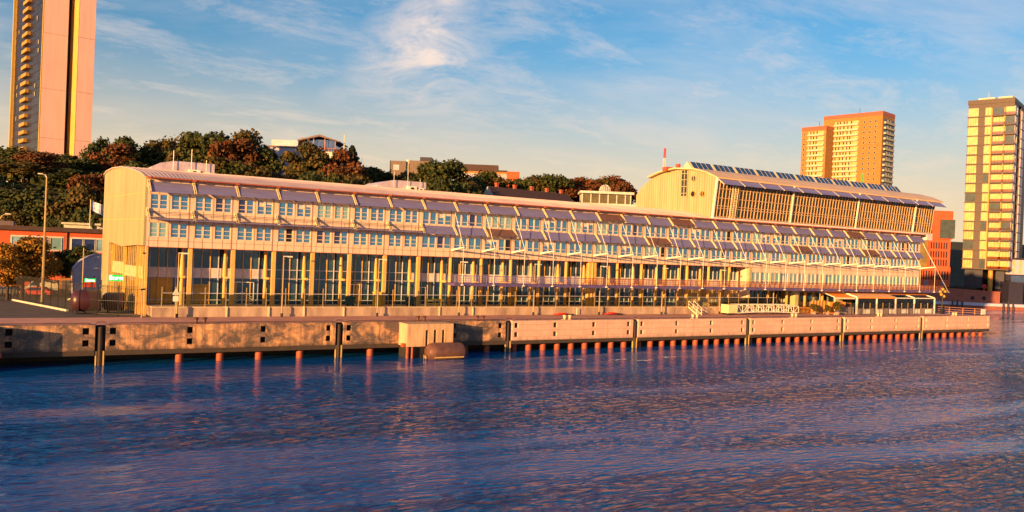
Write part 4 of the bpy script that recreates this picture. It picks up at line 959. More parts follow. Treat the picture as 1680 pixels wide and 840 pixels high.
def far_shore():
    T = far_thing('far_quay', 'low pale far quay with a red brick base across the basin', 'quay', 130, 313, 0)
    m = MB(); m.box(0, 200, 0, 8, -3.2, -2.2); m.build('ledge', MT['bluegrey'], T); m = MB(); m.box(0, 200, .3, 8, -7, -3.203); m.build('base', MT['quaybrick'], T)
    T = far_thing('brick_wall', 'brown red brick terrace wall in front of the red building and glass tower', 'wall', 150, 318, 0)
    m = MB(); m.prism([(0, -2.2), (36.3, -2.2), (36.3, 1.9), (20, 2.4), (0, 3.3)], 'y', 0, 6); m.build('brickwork', MT['quaybrick'], T)
    m = MB(); m.prism([(0, 3.3), (20, 2.4), (36.3, 1.9), (36.3, 2.15), (20, 2.65), (0, 3.55)], 'y', -.1, 6); m.build('coping', MT['trim_rust'], T)
    for x, z in ((14.8, -.6), (25.8, -.55), (30.2, -.5)):
        m = MB(); m.lathe([(.75, -.05), (.75, .02)], (x, -.02, z), 'y', 16); m.build('drain_opening', MT['dark'], T)
    m = MB(); x = 18
    while x < 36: m.box(x - .05, x + .05, .3, .4, 2.1, 3.9); x += 1.1
    m.box(17.9, 36, .28, .42, 3.9, 4.0); m.build('railing', MT['blacksteel'], T)
    t = far_thing('lifebuoy', 'bright red lifebuoy hanging on the terrace railing below the glass tower', 'lifebuoy', 180.2, 318.1, 4.0)
    m = MB(); n = 14
    m.path([(.65 * math.cos(i * 6.283 / n), 0, .65 * math.sin(i * 6.283 / n)) for i in range(n + 1)], .2, 6); m.build('ring', MT['red'], t)
    m = MB(); m.box(-.15, .15, .1, .2, -1.9, .9); m.build('post', MT['red'], t)
    # dolphins of three piles
    for a, lab in ((152.5, 'dark three-pile mooring dolphin just right of the restaurant terrace'), (166.6, 'dark three-pile mooring dolphin in front of the brick terrace wall'), (185.6, 'dark three-pile mooring dolphin at the right border of the photo')):
        t = far_thing('mooring_dolphin', lab, 'mooring post', a, 311, 0, 0, 'mooring dolphins across the basin')
        for k, dx in enumerate((-1.7, 0, 1.8)):
            m = MB(); m.tube((dx * 1.2, 0, -7), (dx, .5, (-1.6, -1.2, -1.7)[k]), .42, 8, .3); m.build('pile', MT['navy'], t)
    # red slotted building
    T = far_thing('red_office_building', 'bright red brick building with tall slot windows behind the terminal end', 'building', 155, 324, 3.0)
    m = MB(); m.box(-4, 14.6, 1.5, 18, 0, 18.6); m.box(1.5, 15.4, 0, 20, 18.6, 29.6); m.box(6.6, 14.9, .3, 3, 7.8, 18.6); m.box(1, 14.8, -.6, 2, 0, 7.8); m.build('wall', MT['redbrick'], T)
    m = MB(); m.box(-2.5, 6.6, 1.2, 1.49, 7.8, 18.5); m.build('stair_glass', MT['stairglass'], T)
    m = MB(); m.box(10.4, 16.0, -.5, 6, 19.0, 26.2); m.build('corner_glass', MT['towerglass2'], T)
    s1 = win_mesh(.56, 3.4, MT['dark'], MT['browncl'], 0)
    many('slot_window', s1, T, [(2.2 + 1.02 * i, -.6, 2.8) for i in range(12)] )
    s2 = win_mesh(.52, 2.5, MT['dark'], MT['browncl'], 0)
    many('slot_window', s2, T, [(7.2 + 1.0 * i, .3, z) for i in range(7) for z in (8.2, 11.4, 14.8)])
    many('slot_window', s2, T, [(2.5 + 1.1 * i, 0, z) for i in range(5) for z in (19.4, 23.0)])
    dw = MB(); dw.box(0, 1.4, -.05, .02, 0, 2.2); dme = dw.mesh('door', MT['blueglass']); many('door', dme, T, [(5, -.61, .2), (11.4, -.61, .2)])
    # dark violet brick house with white windows
    T = far_thing('brick_house', 'dark violet brick house with white windows between the red building and tower', 'house', 170.2, 345, 3)
    m = MB(); m.box(-3, 9, 0, 14, 0, 21.5); w = m.build('wall', MT['darkbrick'], T)
    wm = win_mesh(1.8, 1.7, MT['whitehouse'], MT['shadedwall_pane'], 1, .1)
    many('window', wm, T, [(x, 0, 1.6 + 3.35 * k) for k in range(5) for x in (.2, 3.2, 6.2)])
    b = MB(); b.box(0, 4.2, -1.3, 0, 0, 1.2); bm2 = b.mesh('balcony', MT['balc_o']); many('balcony', bm2, T, [(1.2, 0, 17.5), (2.8, 0, 20.6)])
    b = MB(); b.lathe([(1.0, 21.5), (.8, 24), (.1, 30)], (4.5, 2, 0), n=8); b.build('turret', MT['trim_rust'], T)
MT['stairglass'] = glass_mat('amber_stair_glass', (0.14, 0.10, 0.03), 0.2, 0.08, (0.32, 0.20, 0.04), 0.3)
far_shore()

def hill_houses():
    # pale hotel
    T = thing('hotel', 'pale hotel, left wall painted in its shade tone, roof pavilion, on the wooded hill', 'building', (50.6, 139.2, 14), FROT)
    m = MB(); m.box(0, 9.6, 0, 14, 0, 24.6); m.build('wall', MT['shadedwall_pane'], T)  # left wall's shade is put into its blue grey colour
    m = MB(); m.box(9.6, 22.4, 1.5, 16, 0, 24.0); m.build('sunny_wall', MT['whitehouse'], T)
    m = MB(); m.box(-.4, 10.6, -.4, 14, 24.6, 25.0); m.build('roof_slab', MT['roofgrey'], T)
    m = MB(); m.prism([(9.4, 27.2), (16, 29.0), (22, 27.2), (22, 26.9), (16, 28.4), (9.4, 26.8)], 'y', .5, 14); r = m.build('pavilion_roof', MT['roofgrey'], T)
    m = MB(); m.box(10.5, 20.5, 2.5, 12, 24.0, 27.6); m.build('pavilion', MT['blueglass'], T)
    m = MB()
    for x in (10.6, 14, 17.4, 20.6): m.box(x, x + .2, 1.2, 1.4, 24, 28)
    m.box(9.7, 22, 1.55, 1.65, 25.0, 25.1); x = 9.8
    while x < 22: m.box(x, x + .08, 1.56, 1.64, 24, 25); x += .8
    m.build('terrace_rail', MT['trim_rust'], T)
    m = MB(); m.box(.6, 3.4, -.05, 0, 12, 23.6); m.build('glass_bay', MT['blueglass'], T)
    wm = win_mesh(1.1, 1.5, MT['whitehouse'], MT['navy'], 0); many('window', wm, T, [(x, 0, z) for x in (4.4, 6.3, 8.1) for z in (10.5, 14, 17.5, 21)])
    m = MB(); m.box(1.0, 9, 3, 10, 25.0, 27.2); m.build('roof_room', MT['lav'], T); a = MB(); a.tube((23, 3, 24), (23, 3, 29.5), .12, 6); a.build('mast', MT['bracket'], T)
    # grey flats
    T = thing('apartment_house', 'grey brown flat-roofed apartment house rising behind the trees', 'house', (90.4, 138.2, 16), FROT)
    m = MB(); m.box(0, 5.2, 0, 10, 0, 22); m.box(6.2, 12.6, 1, 12, 0, 22.4); m.box(5.2, 6.2, 2, 10, 0, 21); m.build('wall', MT['greyhouse'], T)
    m = MB(); m.box(9.6, 13.4, .8, 9, 22.4, 23.6); m.build('roof_room', MT['navy'], T); m = MB(); m.box(5.3, 5.9, .8, 1.4, 10, 22.6); m.build('downpipe', MT['bracket'], T)
    wm = win_mesh(1.8, 1.7, MT['whitehouse'], MT['shadedwall_pane'], 1); many('window', wm, T, [(1.2, 0, 19), (1.2, 0, 15.2), (10, 1, 19.2), (10, 1, 15.6)])
    # brick block with bare end
    T = thing('brick_apartment_block', 'long brick apartment block with big windows and a bare orange end wall', 'house', (123.4, 153.2, 18), FROT)
    m = MB(); m.box(0, 17.2, 0, 10, 0, 20.6); m.build('wall', MT['orangebrick'], T); m = MB(); m.box(17.2, 21.8, -.6, 11, 0, 20.8); m.build('end_wall', MT['redbrick'], T)
    m = MB(); m.box(-.3, 17.4, -.5, 10.3, 20.6, 21.1); m.box(0, 14, 1, 9, 21.1, 23); m.build('roof', MT['darkroof'], T)
    wm = win_mesh(2.4, 2.4, MT['whitehouse'], MT['shadedwall_pane'], 2, .1); many('window', wm, T, [(.5 + 2.9 * i, 0, z) for i in range(6) for z in (17.4, 13.9)])
    # dark tiled roof house
    T = thing('gabled_house', 'long dark-tiled house with a white gable and red chimneys behind the terminal', 'house', (99.4, 82.8, 12), RAD(9))
    L = 31
    m = MB(); m.box(0.3, L, 0.3, 9.7, 0, 10.5); m.build('wall', MT['redbrick'], T)
    m = MB(); m.prism([(-.3, 10.3), (5, 16.0), (10.3, 10.3), (9.8, 10.1), (5, 15.3), (.2, 10.1)], 'x', 0.05, L); rf = m.build('roof', MT['darkroof'], T)
    m = MB(); m.prism([(-.2, 10.2), (5, 15.9), (10.2, 10.2), (9.7, 0), (.3, 0)], 'x', -.15, .04); m.build('white_gable', MT['whitehouse'], T)
    for x, y in ((4, 6.2), (11, 6.6), (17, 6), (23.5, 6.5), (29, 6.2)): c_ = MB(); c_.box(x, x + .8, y, y + .8, 13, 17.0); c_.box(x - .1, x + .9, y - .1, y + .9, 17.0, 17.3); c_.build('chimney', MT['trim_rust'], rf)
    # white villa with dome
    T = thing('white_villa', 'white flat-roofed villa with terraces and a glass dome', 'house', (131.4, 90.2, 14), FROT)
    m = MB(); m.box(0, 17, 0, 10, 0, 10.6); m.box(1, 16, 2, 10, 10.6, 14.6); m.box(-.5, 17.6, -1.2, 10, 10.6, 11.5); m.box(.4, 16.6, .6, 10, 14.6, 15.3); m.build('wall', MT['whitehouse'], T)
    m = MB(); m.box(1.0, 15.8, 1.8, 1.99, 11.8, 14.4); m.build('terrace_window', MT['goldglass2'], T)
    for x in (1, 3.6, 6.2, 8.8, 11.4, 14.0, 15.6): m = MB(); m.box(x, x + .3, 1.6, 1.8, 11.5, 14.6); m.build('terrace_column', MT['whitehouse'], T)
    m = MB(); m.lathe([(1.7, 15.3), (1.65, 16.0), (1.35, 16.8), (.8, 17.3), (.05, 17.5)], (8.2, 4, 0), n=14); o = m.build('dome', MT['clear_dome'], T); smooth_angle(o)
    m = MB()
    for k in range(7):
        a = k * math.pi / 7; pts = [(8.2 + r_ * math.cos(a), 4 + r_ * math.sin(a), z) for r_, z in ((1.75, 15.3), (1.7, 16), (1.4, 16.8), (.85, 17.33), (0, 17.55), (-.85, 17.33), (-1.4, 16.8), (-1.7, 16), (-1.75, 15.3))]; m.path(pts, .06, 4)
    m.build('dome_rib', MT['white'], o)
    # radio mast
    T = thing('radio_mast', 'thin red and white lattice radio mast on the horizon', 'mast', (455, 420, 20))
    for k in range(10):
        z0, z1 = k * 8.2, (k + 1) * 8.2; w0 = 1.5 - .1 * k; m = MB()
        for sx_, sy_ in ((1, 1), (1, -1), (-1, -1), (-1, 1)): m.tube((sx_ * w0, sy_ * w0, z0), (sx_ * (w0 - .1), sy_ * (w0 - .1), z1), .3, 5)
        for j in range(3): m.tube((-w0, -w0, z0 + j * 2.7), (w0, w0, z0 + (j + 1) * 2.7), .18, 4); m.tube((w0, -w0, z0 + j * 2.7), (-w0, w0, z0 + (j + 1) * 2.7), .18, 4)
        m.build('red_section' if k % 2 else 'white_section', MT['red'] if k % 2 else MT['whitehouse'], T)
    # red brick low hall at the left, white house and flag behind
    T = thing('brick_hall', 'low red brick hall with white window strips behind the yard at left', 'building', (-32, 64, 0), RAD(-6))
    m = MB(); m.box(0, 41, 0, 12, 0, 10.4); m.build('wall', MT['redbrick'], T); m = MB(); m.box(-.5, 41.5, -.7, 12.5, 10.4, 11.2); m.build('roof', MT['darkroof'], T)
    wm = win_mesh(1.9, 2.3, MT['whitehouse'], MT['pane_dark'], 0, .14); wm2 = win_mesh(1.9, 2.3, MT['whitehouse'], MT['pane_teal'], 0, .14)
    for i in range(12):
        if i == 2: continue
        ob('window', wm if (i * 5) % 3 else wm2, T, (11.8 + i * 2.05 + (1.4 if i > 6 else 0), -.05, 7.0))
    many('window', wm, T, [(x, -.01, 3.0) for x in (13, 15.1, 17.2, 22, 24.1, 28)])
    for xa, xb in ((11.5, 15.8), (17.8, 26.3), (27.3, 38)): m = MB(); m.box(xa, xb, -.045, 0, 6.8, 9.5); m.build('window_band', MT['whitehouse'], T)
    m = MB(); m.tube((26.8, -.15, 0), (26.8, -.15, 10.4), .1, 6); m.build('downpipe', MT['blacksteel'], T)
    m = MB(); m.box(14, 18, 2, 5, 11.2, 12.0); m.build('roof_box', MT['roofgrey'], T)
    T = thing('white_roof_house', 'small cream flat-roofed house behind the brick hall, below the flag', 'house', (-5.2, 75, 0), RAD(-10))
    m = MB(); m.box(0, 12, 0, 8, 0, 12.0); m.build('wall', MT['whitehouse'], T); m = MB(); m.box(-.4, 12.4, -.6, 8.4, 12.0, 12.4); m.build('roof', MT['balc_w'], T); m = MB(); m.box(5, 12.2, -.1, 0, 8, 11.2); m.build('brick_front', MT['redbrick'], T)
    m = MB(); m.box(5.6, 7.2, -.2, -.1, 10.0, 10.9); m.build('window', MT['pane_dark'], T); m = MB(); m.box(8.8, 10.6, -.2, -.1, 10.0, 10.9); m.build('window', MT['pane_dark'], T)
    T = thing('flagpole', 'flagpole with a small white flag above the cream house', 'flag', (-.7, 73.5, 0))
    m = MB(); m.tube((0, 0, 0), (0, 0, 17.2), .09, 6, .06); m.build('pole', MT['bracket'], T)
    V = MB(); n = 6; cols = []
    for i in range(n + 1): t_ = i / n; cols.append([(.1 + 2.1 * t_, .2 * math.sin(t_ * 6), 16.9 - .7 * t_), (.1 + 2.1 * t_, .2 * math.sin(t_ * 6 + .5), 15.1 - 1.1 * t_)])
    for i in range(n): V.quad(cols[i][0], cols[i + 1][0], cols[i + 1][1], cols[i][1])
    V.build('flag', MT['flag'], T)
MT['flag'] = pm('white_blue_flag_cloth', (0.75, 0.72, 0.75), 0.8, c2=(0.2, 0.25, 0.5), scale=2.0)
MT['goldglass2'] = glass_mat('amber_terrace_glass', (0.16, 0.12, 0.05), 0.3, 0.1)
MT['clear_dome'] = glass_mat('pale_dome_glass', (0.40, 0.34, 0.32), 0.3, 0.1)
hill_houses()
# ------------------------------------------------------------------ trees
def crown_mesh(seed, n, kind, mat, leaf):
    rg = np.random.RandomState(seed)
    P = []; N = []
    if kind == 'broad':
        lobes = []
        for k in range(15):
            a = rg.uniform(0, 6.283); r = rg.uniform(1.0, 4.1); z = rg.uniform(4.0, 10.6)
            r *= math.sqrt(max(.12, 1 - ((z - 6.8) / 5.0) ** 2))
            lobes.append((r * math.cos(a), r * math.sin(a), z, rg.uniform(1.3, 2.5)))
        lobes.append((rg.uniform(-1, 1), rg.uniform(-1, 1), 10.2, 1.7))
    else:
        lobes = [(rg.uniform(-.3, .3), rg.uniform(-.3, .3), z, .4) for z in ()]
    cnt = 0
    V = []; F = []
    while cnt < n:
        if kind == 'broad':
            L = lobes[rg.randint(len(lobes))]; d = rg.normal(size=3); d /= np.linalg.norm(d)
            if d[2] < -.55: d[2] *= -.5
            rr = L[3] * (rg.uniform(.55, 1.06) if rg.rand() < .8 else rg.uniform(.9, 1.28)); p = np.array(L[:3]) + d * rr * np.array([1, 1, .82])
        else:
            t = rg.rand() ** .8; z = 2.0 + 10 * t; tier = (z * 1.15) % 1.0
            R_ = 4.6 * (1 - t) ** .8 * (0.45 + .75 * (1 - tier)) + .25; a = rg.uniform(0, 6.283); a = a + .25 * math.sin(5 * a)
            r = R_ * rg.uniform(.35, 1.0) ** .6; p = np.array([r * math.cos(a), r * math.sin(a), z - .12 * r]); d = np.array([math.cos(a), math.sin(a), .5])
        nrm = d + rg.normal(size=3) * .75; nrm /= np.linalg.norm(nrm)
        t1 = np.cross(nrm, rg.normal(size=3)); t1 /= np.linalg.norm(t1); t2 = np.cross(nrm, t1)
        s = leaf * rg.uniform(.6, 1.35); b = len(V)
        for u, w in ((-1, -.2), (-.2, -.75), (.9, -.45), (.75, .55), (-.35, .8)): V.append(tuple(p + t1 * u * s * .55 + t2 * w * s * .5))
        F.append((b, b + 1, b + 2, b + 3, b + 4)); cnt += 1
    me = bpy.data.meshes.new('crown'); me.from_pydata(V, [], F); me.materials.append(mat); return me
def trunk_mesh(seed):
    rg = np.random.RandomState(seed); m = MB()
    m.tube((0, 0, -1.5), (.1, 0, 3), .36, 8, .27); m.tube((.1, 0, 3), (0, .1, 7.5), .27, 7, .12); m.tube((0, .1, 7.5), (.1, .1, 10.4), .12, 5, .04)
    for k in range(7):
        a = k * .9 + rg.uniform(-.3, .3); z = rg.uniform(2.6, 6.5); r = rg.uniform(2.0, 3.6)
        q = (r * math.cos(a), r * math.sin(a), z + rg.uniform(1.2, 2.8)); m.tube((.05, .05, z), q, .13, 5, .04)
        m.tube(q, (q[0] * 1.25 + rg.uniform(-.5, .5), q[1] * 1.25 + rg.uniform(-.5, .5), q[2] + .9), .05, 4, .02)
    return m.mesh('trunk', MT['trunk'])
TREES=[
(-19.2, 181.4, 22, 14.2, 8, 'g', 'dark green tree at the left border, its top beside the high-rise foot'),
(-13.0, 165.9, 22, 13.1, 8, 'g', 'dark green tree in front of the dark glass side of the pink high-rise'),
(-7.5, 153.2, 22, 10.8, 7, 'o', 'olive tree covering the foot of the pink high-rise below its left pink wall'),
(-2.2, 145.3, 22, 10.0, 7, 'g', 'round green tree at the foot of the dark slot in the pink high-rise'),
(2.2, 140.3, 22, 9.0, 7, 'g', 'low green tree below the right pink wall of the high-rise'),
(8.5, 166.9, 22, 18.3, 5.5, 'g', 'green tree peeping out right beside the pink high-rise'),
(10.2, 147.2, 22, 14.1, 7, 'r', 'rust red tree on the hill right of the pink high-rise'),
(15.2, 155.9, 22, 17.5, 8, 'g', 'dark green tree on the hilltop above the left end of the terminal roof'),
(20.6, 157.2, 22, 15.7, 6.5, 'g', 'dark green tree between the taller hilltop trees left of the roof plant room'),
(25.4, 161.4, 22, 18.4, 6.5, 'o', 'olive tree topping the ridge above the left roof plant room'),
(28.9, 152.2, 22, 14.6, 7, 'g', 'low dark tree in the dip of the ridge above the roof plant room'),
(30.9, 139.3, 22, 18.2, 8, 'o', 'brownish tree rising left of the tallest hilltop tree'),
(34.2, 132.6, 22, 19.3, 9, 'g', 'broad dark green tree forming the highest crown left of the pale hotel'),
(37.3, 123.7, 22, 16.0, 7, 'r', 'russet tree between the two tallest crowns left of the pale hotel'),
(42.6, 127.5, 22, 19.7, 7, 'o', 'slender olive tree with the tallest top beside the pale hotel'),
(46.4, 125.2, 22, 15.1, 6.5, 'g', 'dark tree hiding the left edge of the pale hotel'),
(52.2, 105.3, 19.4, 18.3, 7, 'o', 'olive tree standing in front of the middle of the pale hotel'),
(58.0, 106.4, 20.4, 15.1, 7, 'g', 'dark green tree below the roof pavilion of the pale hotel'),
(60.5, 100.2, 17.6, 18.5, 6.5, 'r', 'russet tree below the right end of the pale hotel'),
(73.0, 113.6, 22, 11.1, 6.5, 'g', 'small dark green tree right of the dark conifer'),
(79.9, 121.2, 22, 11.5, 5.5, 'r', 'small reddish tree between the conifer and the grey flats'),
(80.3, 113.9, 22, 10.3, 6, 'g', 'dark green tree at the left foot of the grey flats'),
(85.4, 113.1, 22, 10.7, 6, 'o', 'olive tree in front of the grey flats'),
(87.7, 100.0, 20.2, 14.6, 7.5, 'g', 'dark green tree hiding the right end of the grey flats'),
(89.7, 94.2, 17.5, 18.1, 8, 'g', 'big round green tree between the grey flats and the brick block'),
(104.2, 106.4, 22, 10.4, 6, 'g', 'dark tree in front of the brick block near its left end'),
(113.2, 115.0, 22, 13.2, 6, 'g', 'dark green tree in front of the brick block at its middle'),
(117.5, 112.4, 22, 11.1, 5.5, 'o', 'olive tree in front of the brick block beside its bare end wall'),
(124.4, 108.2, 22, 11.8, 5.5, 'g', 'dark tree just right of the brick end wall'),
(127.3, 106.4, 22, 12.7, 6.5, 'o', 'olive tree above the left part of the dark tiled roof'),
(131.2, 104.1, 22, 13.0, 6.5, 'g', 'green tree with the highest top above the dark tiled roof'),
(138.9, 106.4, 22, 12.6, 6.5, 'r', 'rust brown tree above the right part of the dark tiled roof'),
(145.3, 107.2, 22, 13.6, 6.5, 'r', 'rust red tree left of the white villa with the dome'),
(151.8, 107.9, 22, 13.4, 6, 'o', 'olive brown tree behind the left end of the white villa'),
(159.4, 108.0, 22, 14.6, 7, 'r', 'russet tree behind the glass dome of the white villa'),
(164.8, 109.4, 22, 13.4, 5, 'g', 'small dark tree behind the right end of the white villa'),
(-15.8, 134.8, 22, 5.4, 7, 'g', 'dark green slope tree above the left end of the red brick hall'),
(-11.6, 125.2, 22.0, 4.0, 7, 'o', 'olive slope tree above the red brick hall near the border of the photo'),
(-6.9, 129.4, 22, 8.6, 6.5, 'r', 'rust red tree on the slope in front of the pink high-rise foot'),
(-2.5, 117.3, 20.1, 5.4, 7, 'g', 'dark green slope tree below the pink high-rise'),
(2.7, 104.9, 13.3, 11.3, 6.5, 'r', 'dark red tree just left of the arched terminal gable'),
(-0.2, 94.9, 6.3, 15.3, 6, 'g', 'green slope tree left of the dark red one beside the gable'),
(-13.9, 105.5, 13.4, 6.3, 6.5, 'g', 'dark slope tree behind the roof of the red brick hall at far left'),
(-9.8, 98.3, 8.5, 10.9, 6, 'g', 'dark green slope tree behind the tall street mast'),
(-5.9, 93.7, 5.5, 13.2, 6, 'g', 'dark slope tree right of the tall street mast'),
(-2.8, 84.7, 1.2, 18.9, 6, 'o', 'olive tree lit by the sun behind the flag'),
(-13.0, 88.6, 2.7, 11.9, 4.5, 'o', 'small olive tree right behind the red brick hall roof'),
(-6.0, 82.0, 0.4, 13.8, 4.5, 'g', 'small dark tree right behind the white roof house'),
(0.9, 77.8, 0, 16.4, 5, 'g', 'dark tree squeezed between the flag and the terminal gable'),
(10.7, 111.7, 18.5, 10.5, 7, 'g', 'dark slope tree just above the left end of the terminal roof'),
(23.2, 108.8, 18.3, 11.7, 7, 'g', 'dark slope tree behind the roof antennas of the left plant room'),
(27.4, 101.6, 14.4, 15.9, 7, 'o', 'brownish slope tree right of the left plant room'),
(32.8, 98.3, 13.0, 17.1, 7, 'g', 'dark green slope tree below the russet one left of the hotel'),
(38.2, 97.3, 13.0, 16.2, 7, 'o', 'olive brown slope tree left of the hotel corner'),
(48.4, 86.4, 7.0, 20.9, 6, 'g', 'dark slope tree just above the terminal roof below the hotel'),
(53.0, 83.7, 5.9, 22.0, 6, 'g', 'dark green slope tree above the terminal roof, left of the conifer'),
(61.2, 88.0, 9.8, 18.3, 6, 'o', 'olive slope tree below the dark conifer'),
(69.5, 87.7, 10.7, 16.5, 5, 'g', 'low dark tree behind the right plant room'),
(79.3, 79.4, 6.5, 22.0, 6, 'g', 'dark slope tree just right of the right plant room'),
(86.9, 81.8, 9.0, 19.2, 6, 'g', 'dark slope tree above the terminal roof, left of the white gable house'),
(91.4, 86.0, 12.6, 15.6, 4, 'o', 'olive tree just left of the white gable house'),
(-12.7, 32.2, 0, 9.4, 4.3, 'y', 'sunlit orange and yellow tree in front of the red brick hall'),
(-14.6, 28.7, 0, 6.6, 3.0, 'y', 'small sunlit orange tree at the left border behind the fence'),
(-10.3, 40.1, 0, 8.7, 3.6, 'y', 'sunlit yellow green tree beside the tall street mast'),
(-6.0, 44.5, 0, 7.6, 3.6, 'g', 'dark bushy tree in front of the brick hall right of the tall mast'),
(-3.8, 40.8, 0, 8.5, 3.8, 'g', 'dark bushy tree above the round end of the grey shed'),
(67.9, 112.1, 22.0, 16.1, 5.5, 'c', 'dark layered conifer right of the pale hotel')
]

def build_trees():
    tr = [trunk_mesh(k) for k in range(3)]; cr = {}
    for c in 'gork': cr[c] = [crown_mesh(ord(c) * 10 + k, 5200, 'broad', MT['leaf_' + c], .5) for k in range(4 if c == 'g' else 3)]
    cr['y'] = [crown_mesh(900 + k, 5200, 'broad', MT['leaf_y'], .5) for k in range(2)]; cr['c'] = [crown_mesh(77, 5200, 'conifer', MT['leaf_c'], .55)]
    for k, (x, y, g, h, r, c, lab) in enumerate(TREES):
        nm = 'conifer' if c == 'c' else 'tree'
        t = thing(nm, lab, 'tree', (x, y, g), rnd.uniform(0, 6.28), 'trees on the slope and in the yard')
        h = max(h, 6.0); t.scale = (r / 4.9, r / 4.9, h / 12.0)
        ob('trunk', tr[k % 3], t); ob('crown', cr[c][k % len(cr[c])], t)
    # undergrowth on the slope: one mass of bushes nobody could count
    rg = np.random.RandomState(5); V = []; F = []
    for i in range(16000):
        x = rg.uniform(-60, 190); y = rg.uniform(74, 150) - .2 * max(0, min(x, 140)); z = land(x, y)
        if z < .8: continue
        p = np.array([x, y, z + rg.uniform(0, 1) ** 1.3 * (2.6 + 2.2 * math.sin(x * .35) * math.sin(y * .31))]); nrm = rg.normal(size=3); nrm[2] = abs(nrm[2]); nrm[1] -= .6; nrm /= np.linalg.norm(nrm)
        t1 = np.cross(nrm, rg.normal(size=3)); t1 /= np.linalg.norm(t1); t2 = np.cross(nrm, t1); s = rg.uniform(.4, .9); b = len(V)
        for u, w in ((-1, 0), (0, -.8), (1, 0), (.2, .8)): V.append(tuple(p + t1 * u * s + t2 * w * s))
        F.append((b, b + 1, b + 2, b + 3))
    me = bpy.data.meshes.new('undergrowth'); me.from_pydata(V, [], F); me.materials.append(MT['leaf_g']); o = ob('undergrowth', me); o['kind'] = 'stuff'
    o['label'] = 'dense dark undergrowth covering the slope between the trees'
build_trees()

# ------------------------------------------------------------------ quay furniture
def lamp_posts():
    P = [(3.7, 'first quay lamp from the left, beside the triangular warning sign'), (17.0, 'second quay lamp, between the white double door and the fifth column'), (30.7, 'quay lamp standing beside the bright yellow cabinet'), (43.9, 'quay lamp at the left end of the hanging gallery'), (57.3, 'quay lamp left of the wide double pier on the facade'), (70.4, 'quay lamp just right of the wide double pier'), (84.2, 'quay lamp left of the small metal stairs'), (98.3, 'quay lamp right of the small metal stairs'), (112.6, 'quay lamp behind the white gangway truss'), (126.2, 'quay lamp between gangway truss and restaurant terrace')]
    m = MB(); m.tube((0, 0, .35), (0, 0, 8.15), .1, 8, .075); pm1 = m.mesh('pole', MT['lamp_pole'])
    m = MB(); m.tube((0, 0, 0), (0, 0, .5), .17, 8); pm2 = m.mesh('base', MT['blacksteel'])
    m = MB(); m.box(-.05, 1.15, -.09, .09, 8.1, 8.22); m.box(.5, 1.15, -.14, .14, 8.04, 8.1); pm3 = m.mesh('lamp_head', MT['white'])
    for x, lab in P:
        t = thing('quay_lamp', lab, 'street lamp', (x, -1.75, 0.01), 0, 'lamps along the quay'); ob('pole', pm1, t); ob('base', pm2, t); ob('lamp_head', pm3, t)
    t = thing('warning_sign', 'pale triangular warning sign with a small plate at the left plinth end', 'sign', (3.45, -2.0, 0.01))
    m = MB(); m.tube((0, 0, 0), (0, 0, 3.9), .05, 6); m.build('pole', MT['lamp_pole'], t)
    m = MB(); m.prism([(-.42, 2.9), (.42, 2.9), (0, 3.75)], 'y', -.08, -.055); m.build('triangle_plate', MT['white'], t); m = MB(); m.prism([(-.26, 3.0), (.26, 3.0), (0, 3.52)], 'y', -.085, -.0805); m.build('triangle_field', MT['bracket'], t); m = MB(); m.box(-.34, .34, -.08, -.055, 2.05, 2.75); m.build('lower_plate', MT['white'], t)
    t = thing('street_mast', 'very tall street mast with a short bent arm behind the yard fence', 'street lamp', (-10.35, 22.2, 0))
    m = MB(); m.tube((0, 0, 0), (0, 0, 9), .2, 10, .15); m.tube((0, 0, 9), (0, 0, 17.9), .15, 10, .09); m.build('pole', MT['lamp_pole'], t)
    m = MB(); m.path([(0, 0, 17.9), (-.15, 0, 18.25), (-.6, 0, 18.4)], .07); m.box(-1.1, -.5, -.13, .13, 18.32, 18.46); m.build('lamp_head', MT['white'], t)
    t = thing('street_lamp', 'bent-arm street lamp at the left border above the brick hall', 'street lamp', (-16.1, 27, 0))
    m = MB(); m.tube((0, 0, 0), (0, 0, 10.6), .13, 8, .09); m.path([(0, 0, 10.6), (.15, 0, 11.6), (.5, 0, 12.3), (1.0, 0, 12.6)], .07); m.build('pole', MT['lamp_pole'], t); m = MB(); m.box(.85, 1.5, -.13, .13, 12.5, 12.66); m.build('lamp_head', MT['white'], t)
    t = thing('thin_pole', 'thin pale pole standing on the white kerb of the yard', 'pole', (-10.6, 17.6, 0))
    m = MB(); m.tube((0, 0, .5), (0, 0, 10.2), .075, 7, .05); m.build('shaft', MT['lamp_pole'], t); m = MB(); m.tube((0, 0, 0), (0, 0, .55), .16, 8); m.build('base', MT['blacksteel'], t)
    t = thing('corner_pole', 'ochre pole with a floodlight at the front corner of the terminal', 'pole', (-.35, -1.3, 0))
    m = MB(); m.tube((0, 0, 0), (0, 0, 8.0), .08, 7); m.build('shaft', MT['lamp_pole'], t); m = MB(); m.box(-.2, .3, -.12, .1, 3.4, 3.6); m.box(-.1, .2, -.1, .1, 7.9, 8.1); m.build('floodlight', MT['blacksteel'], t)
lamp_posts()

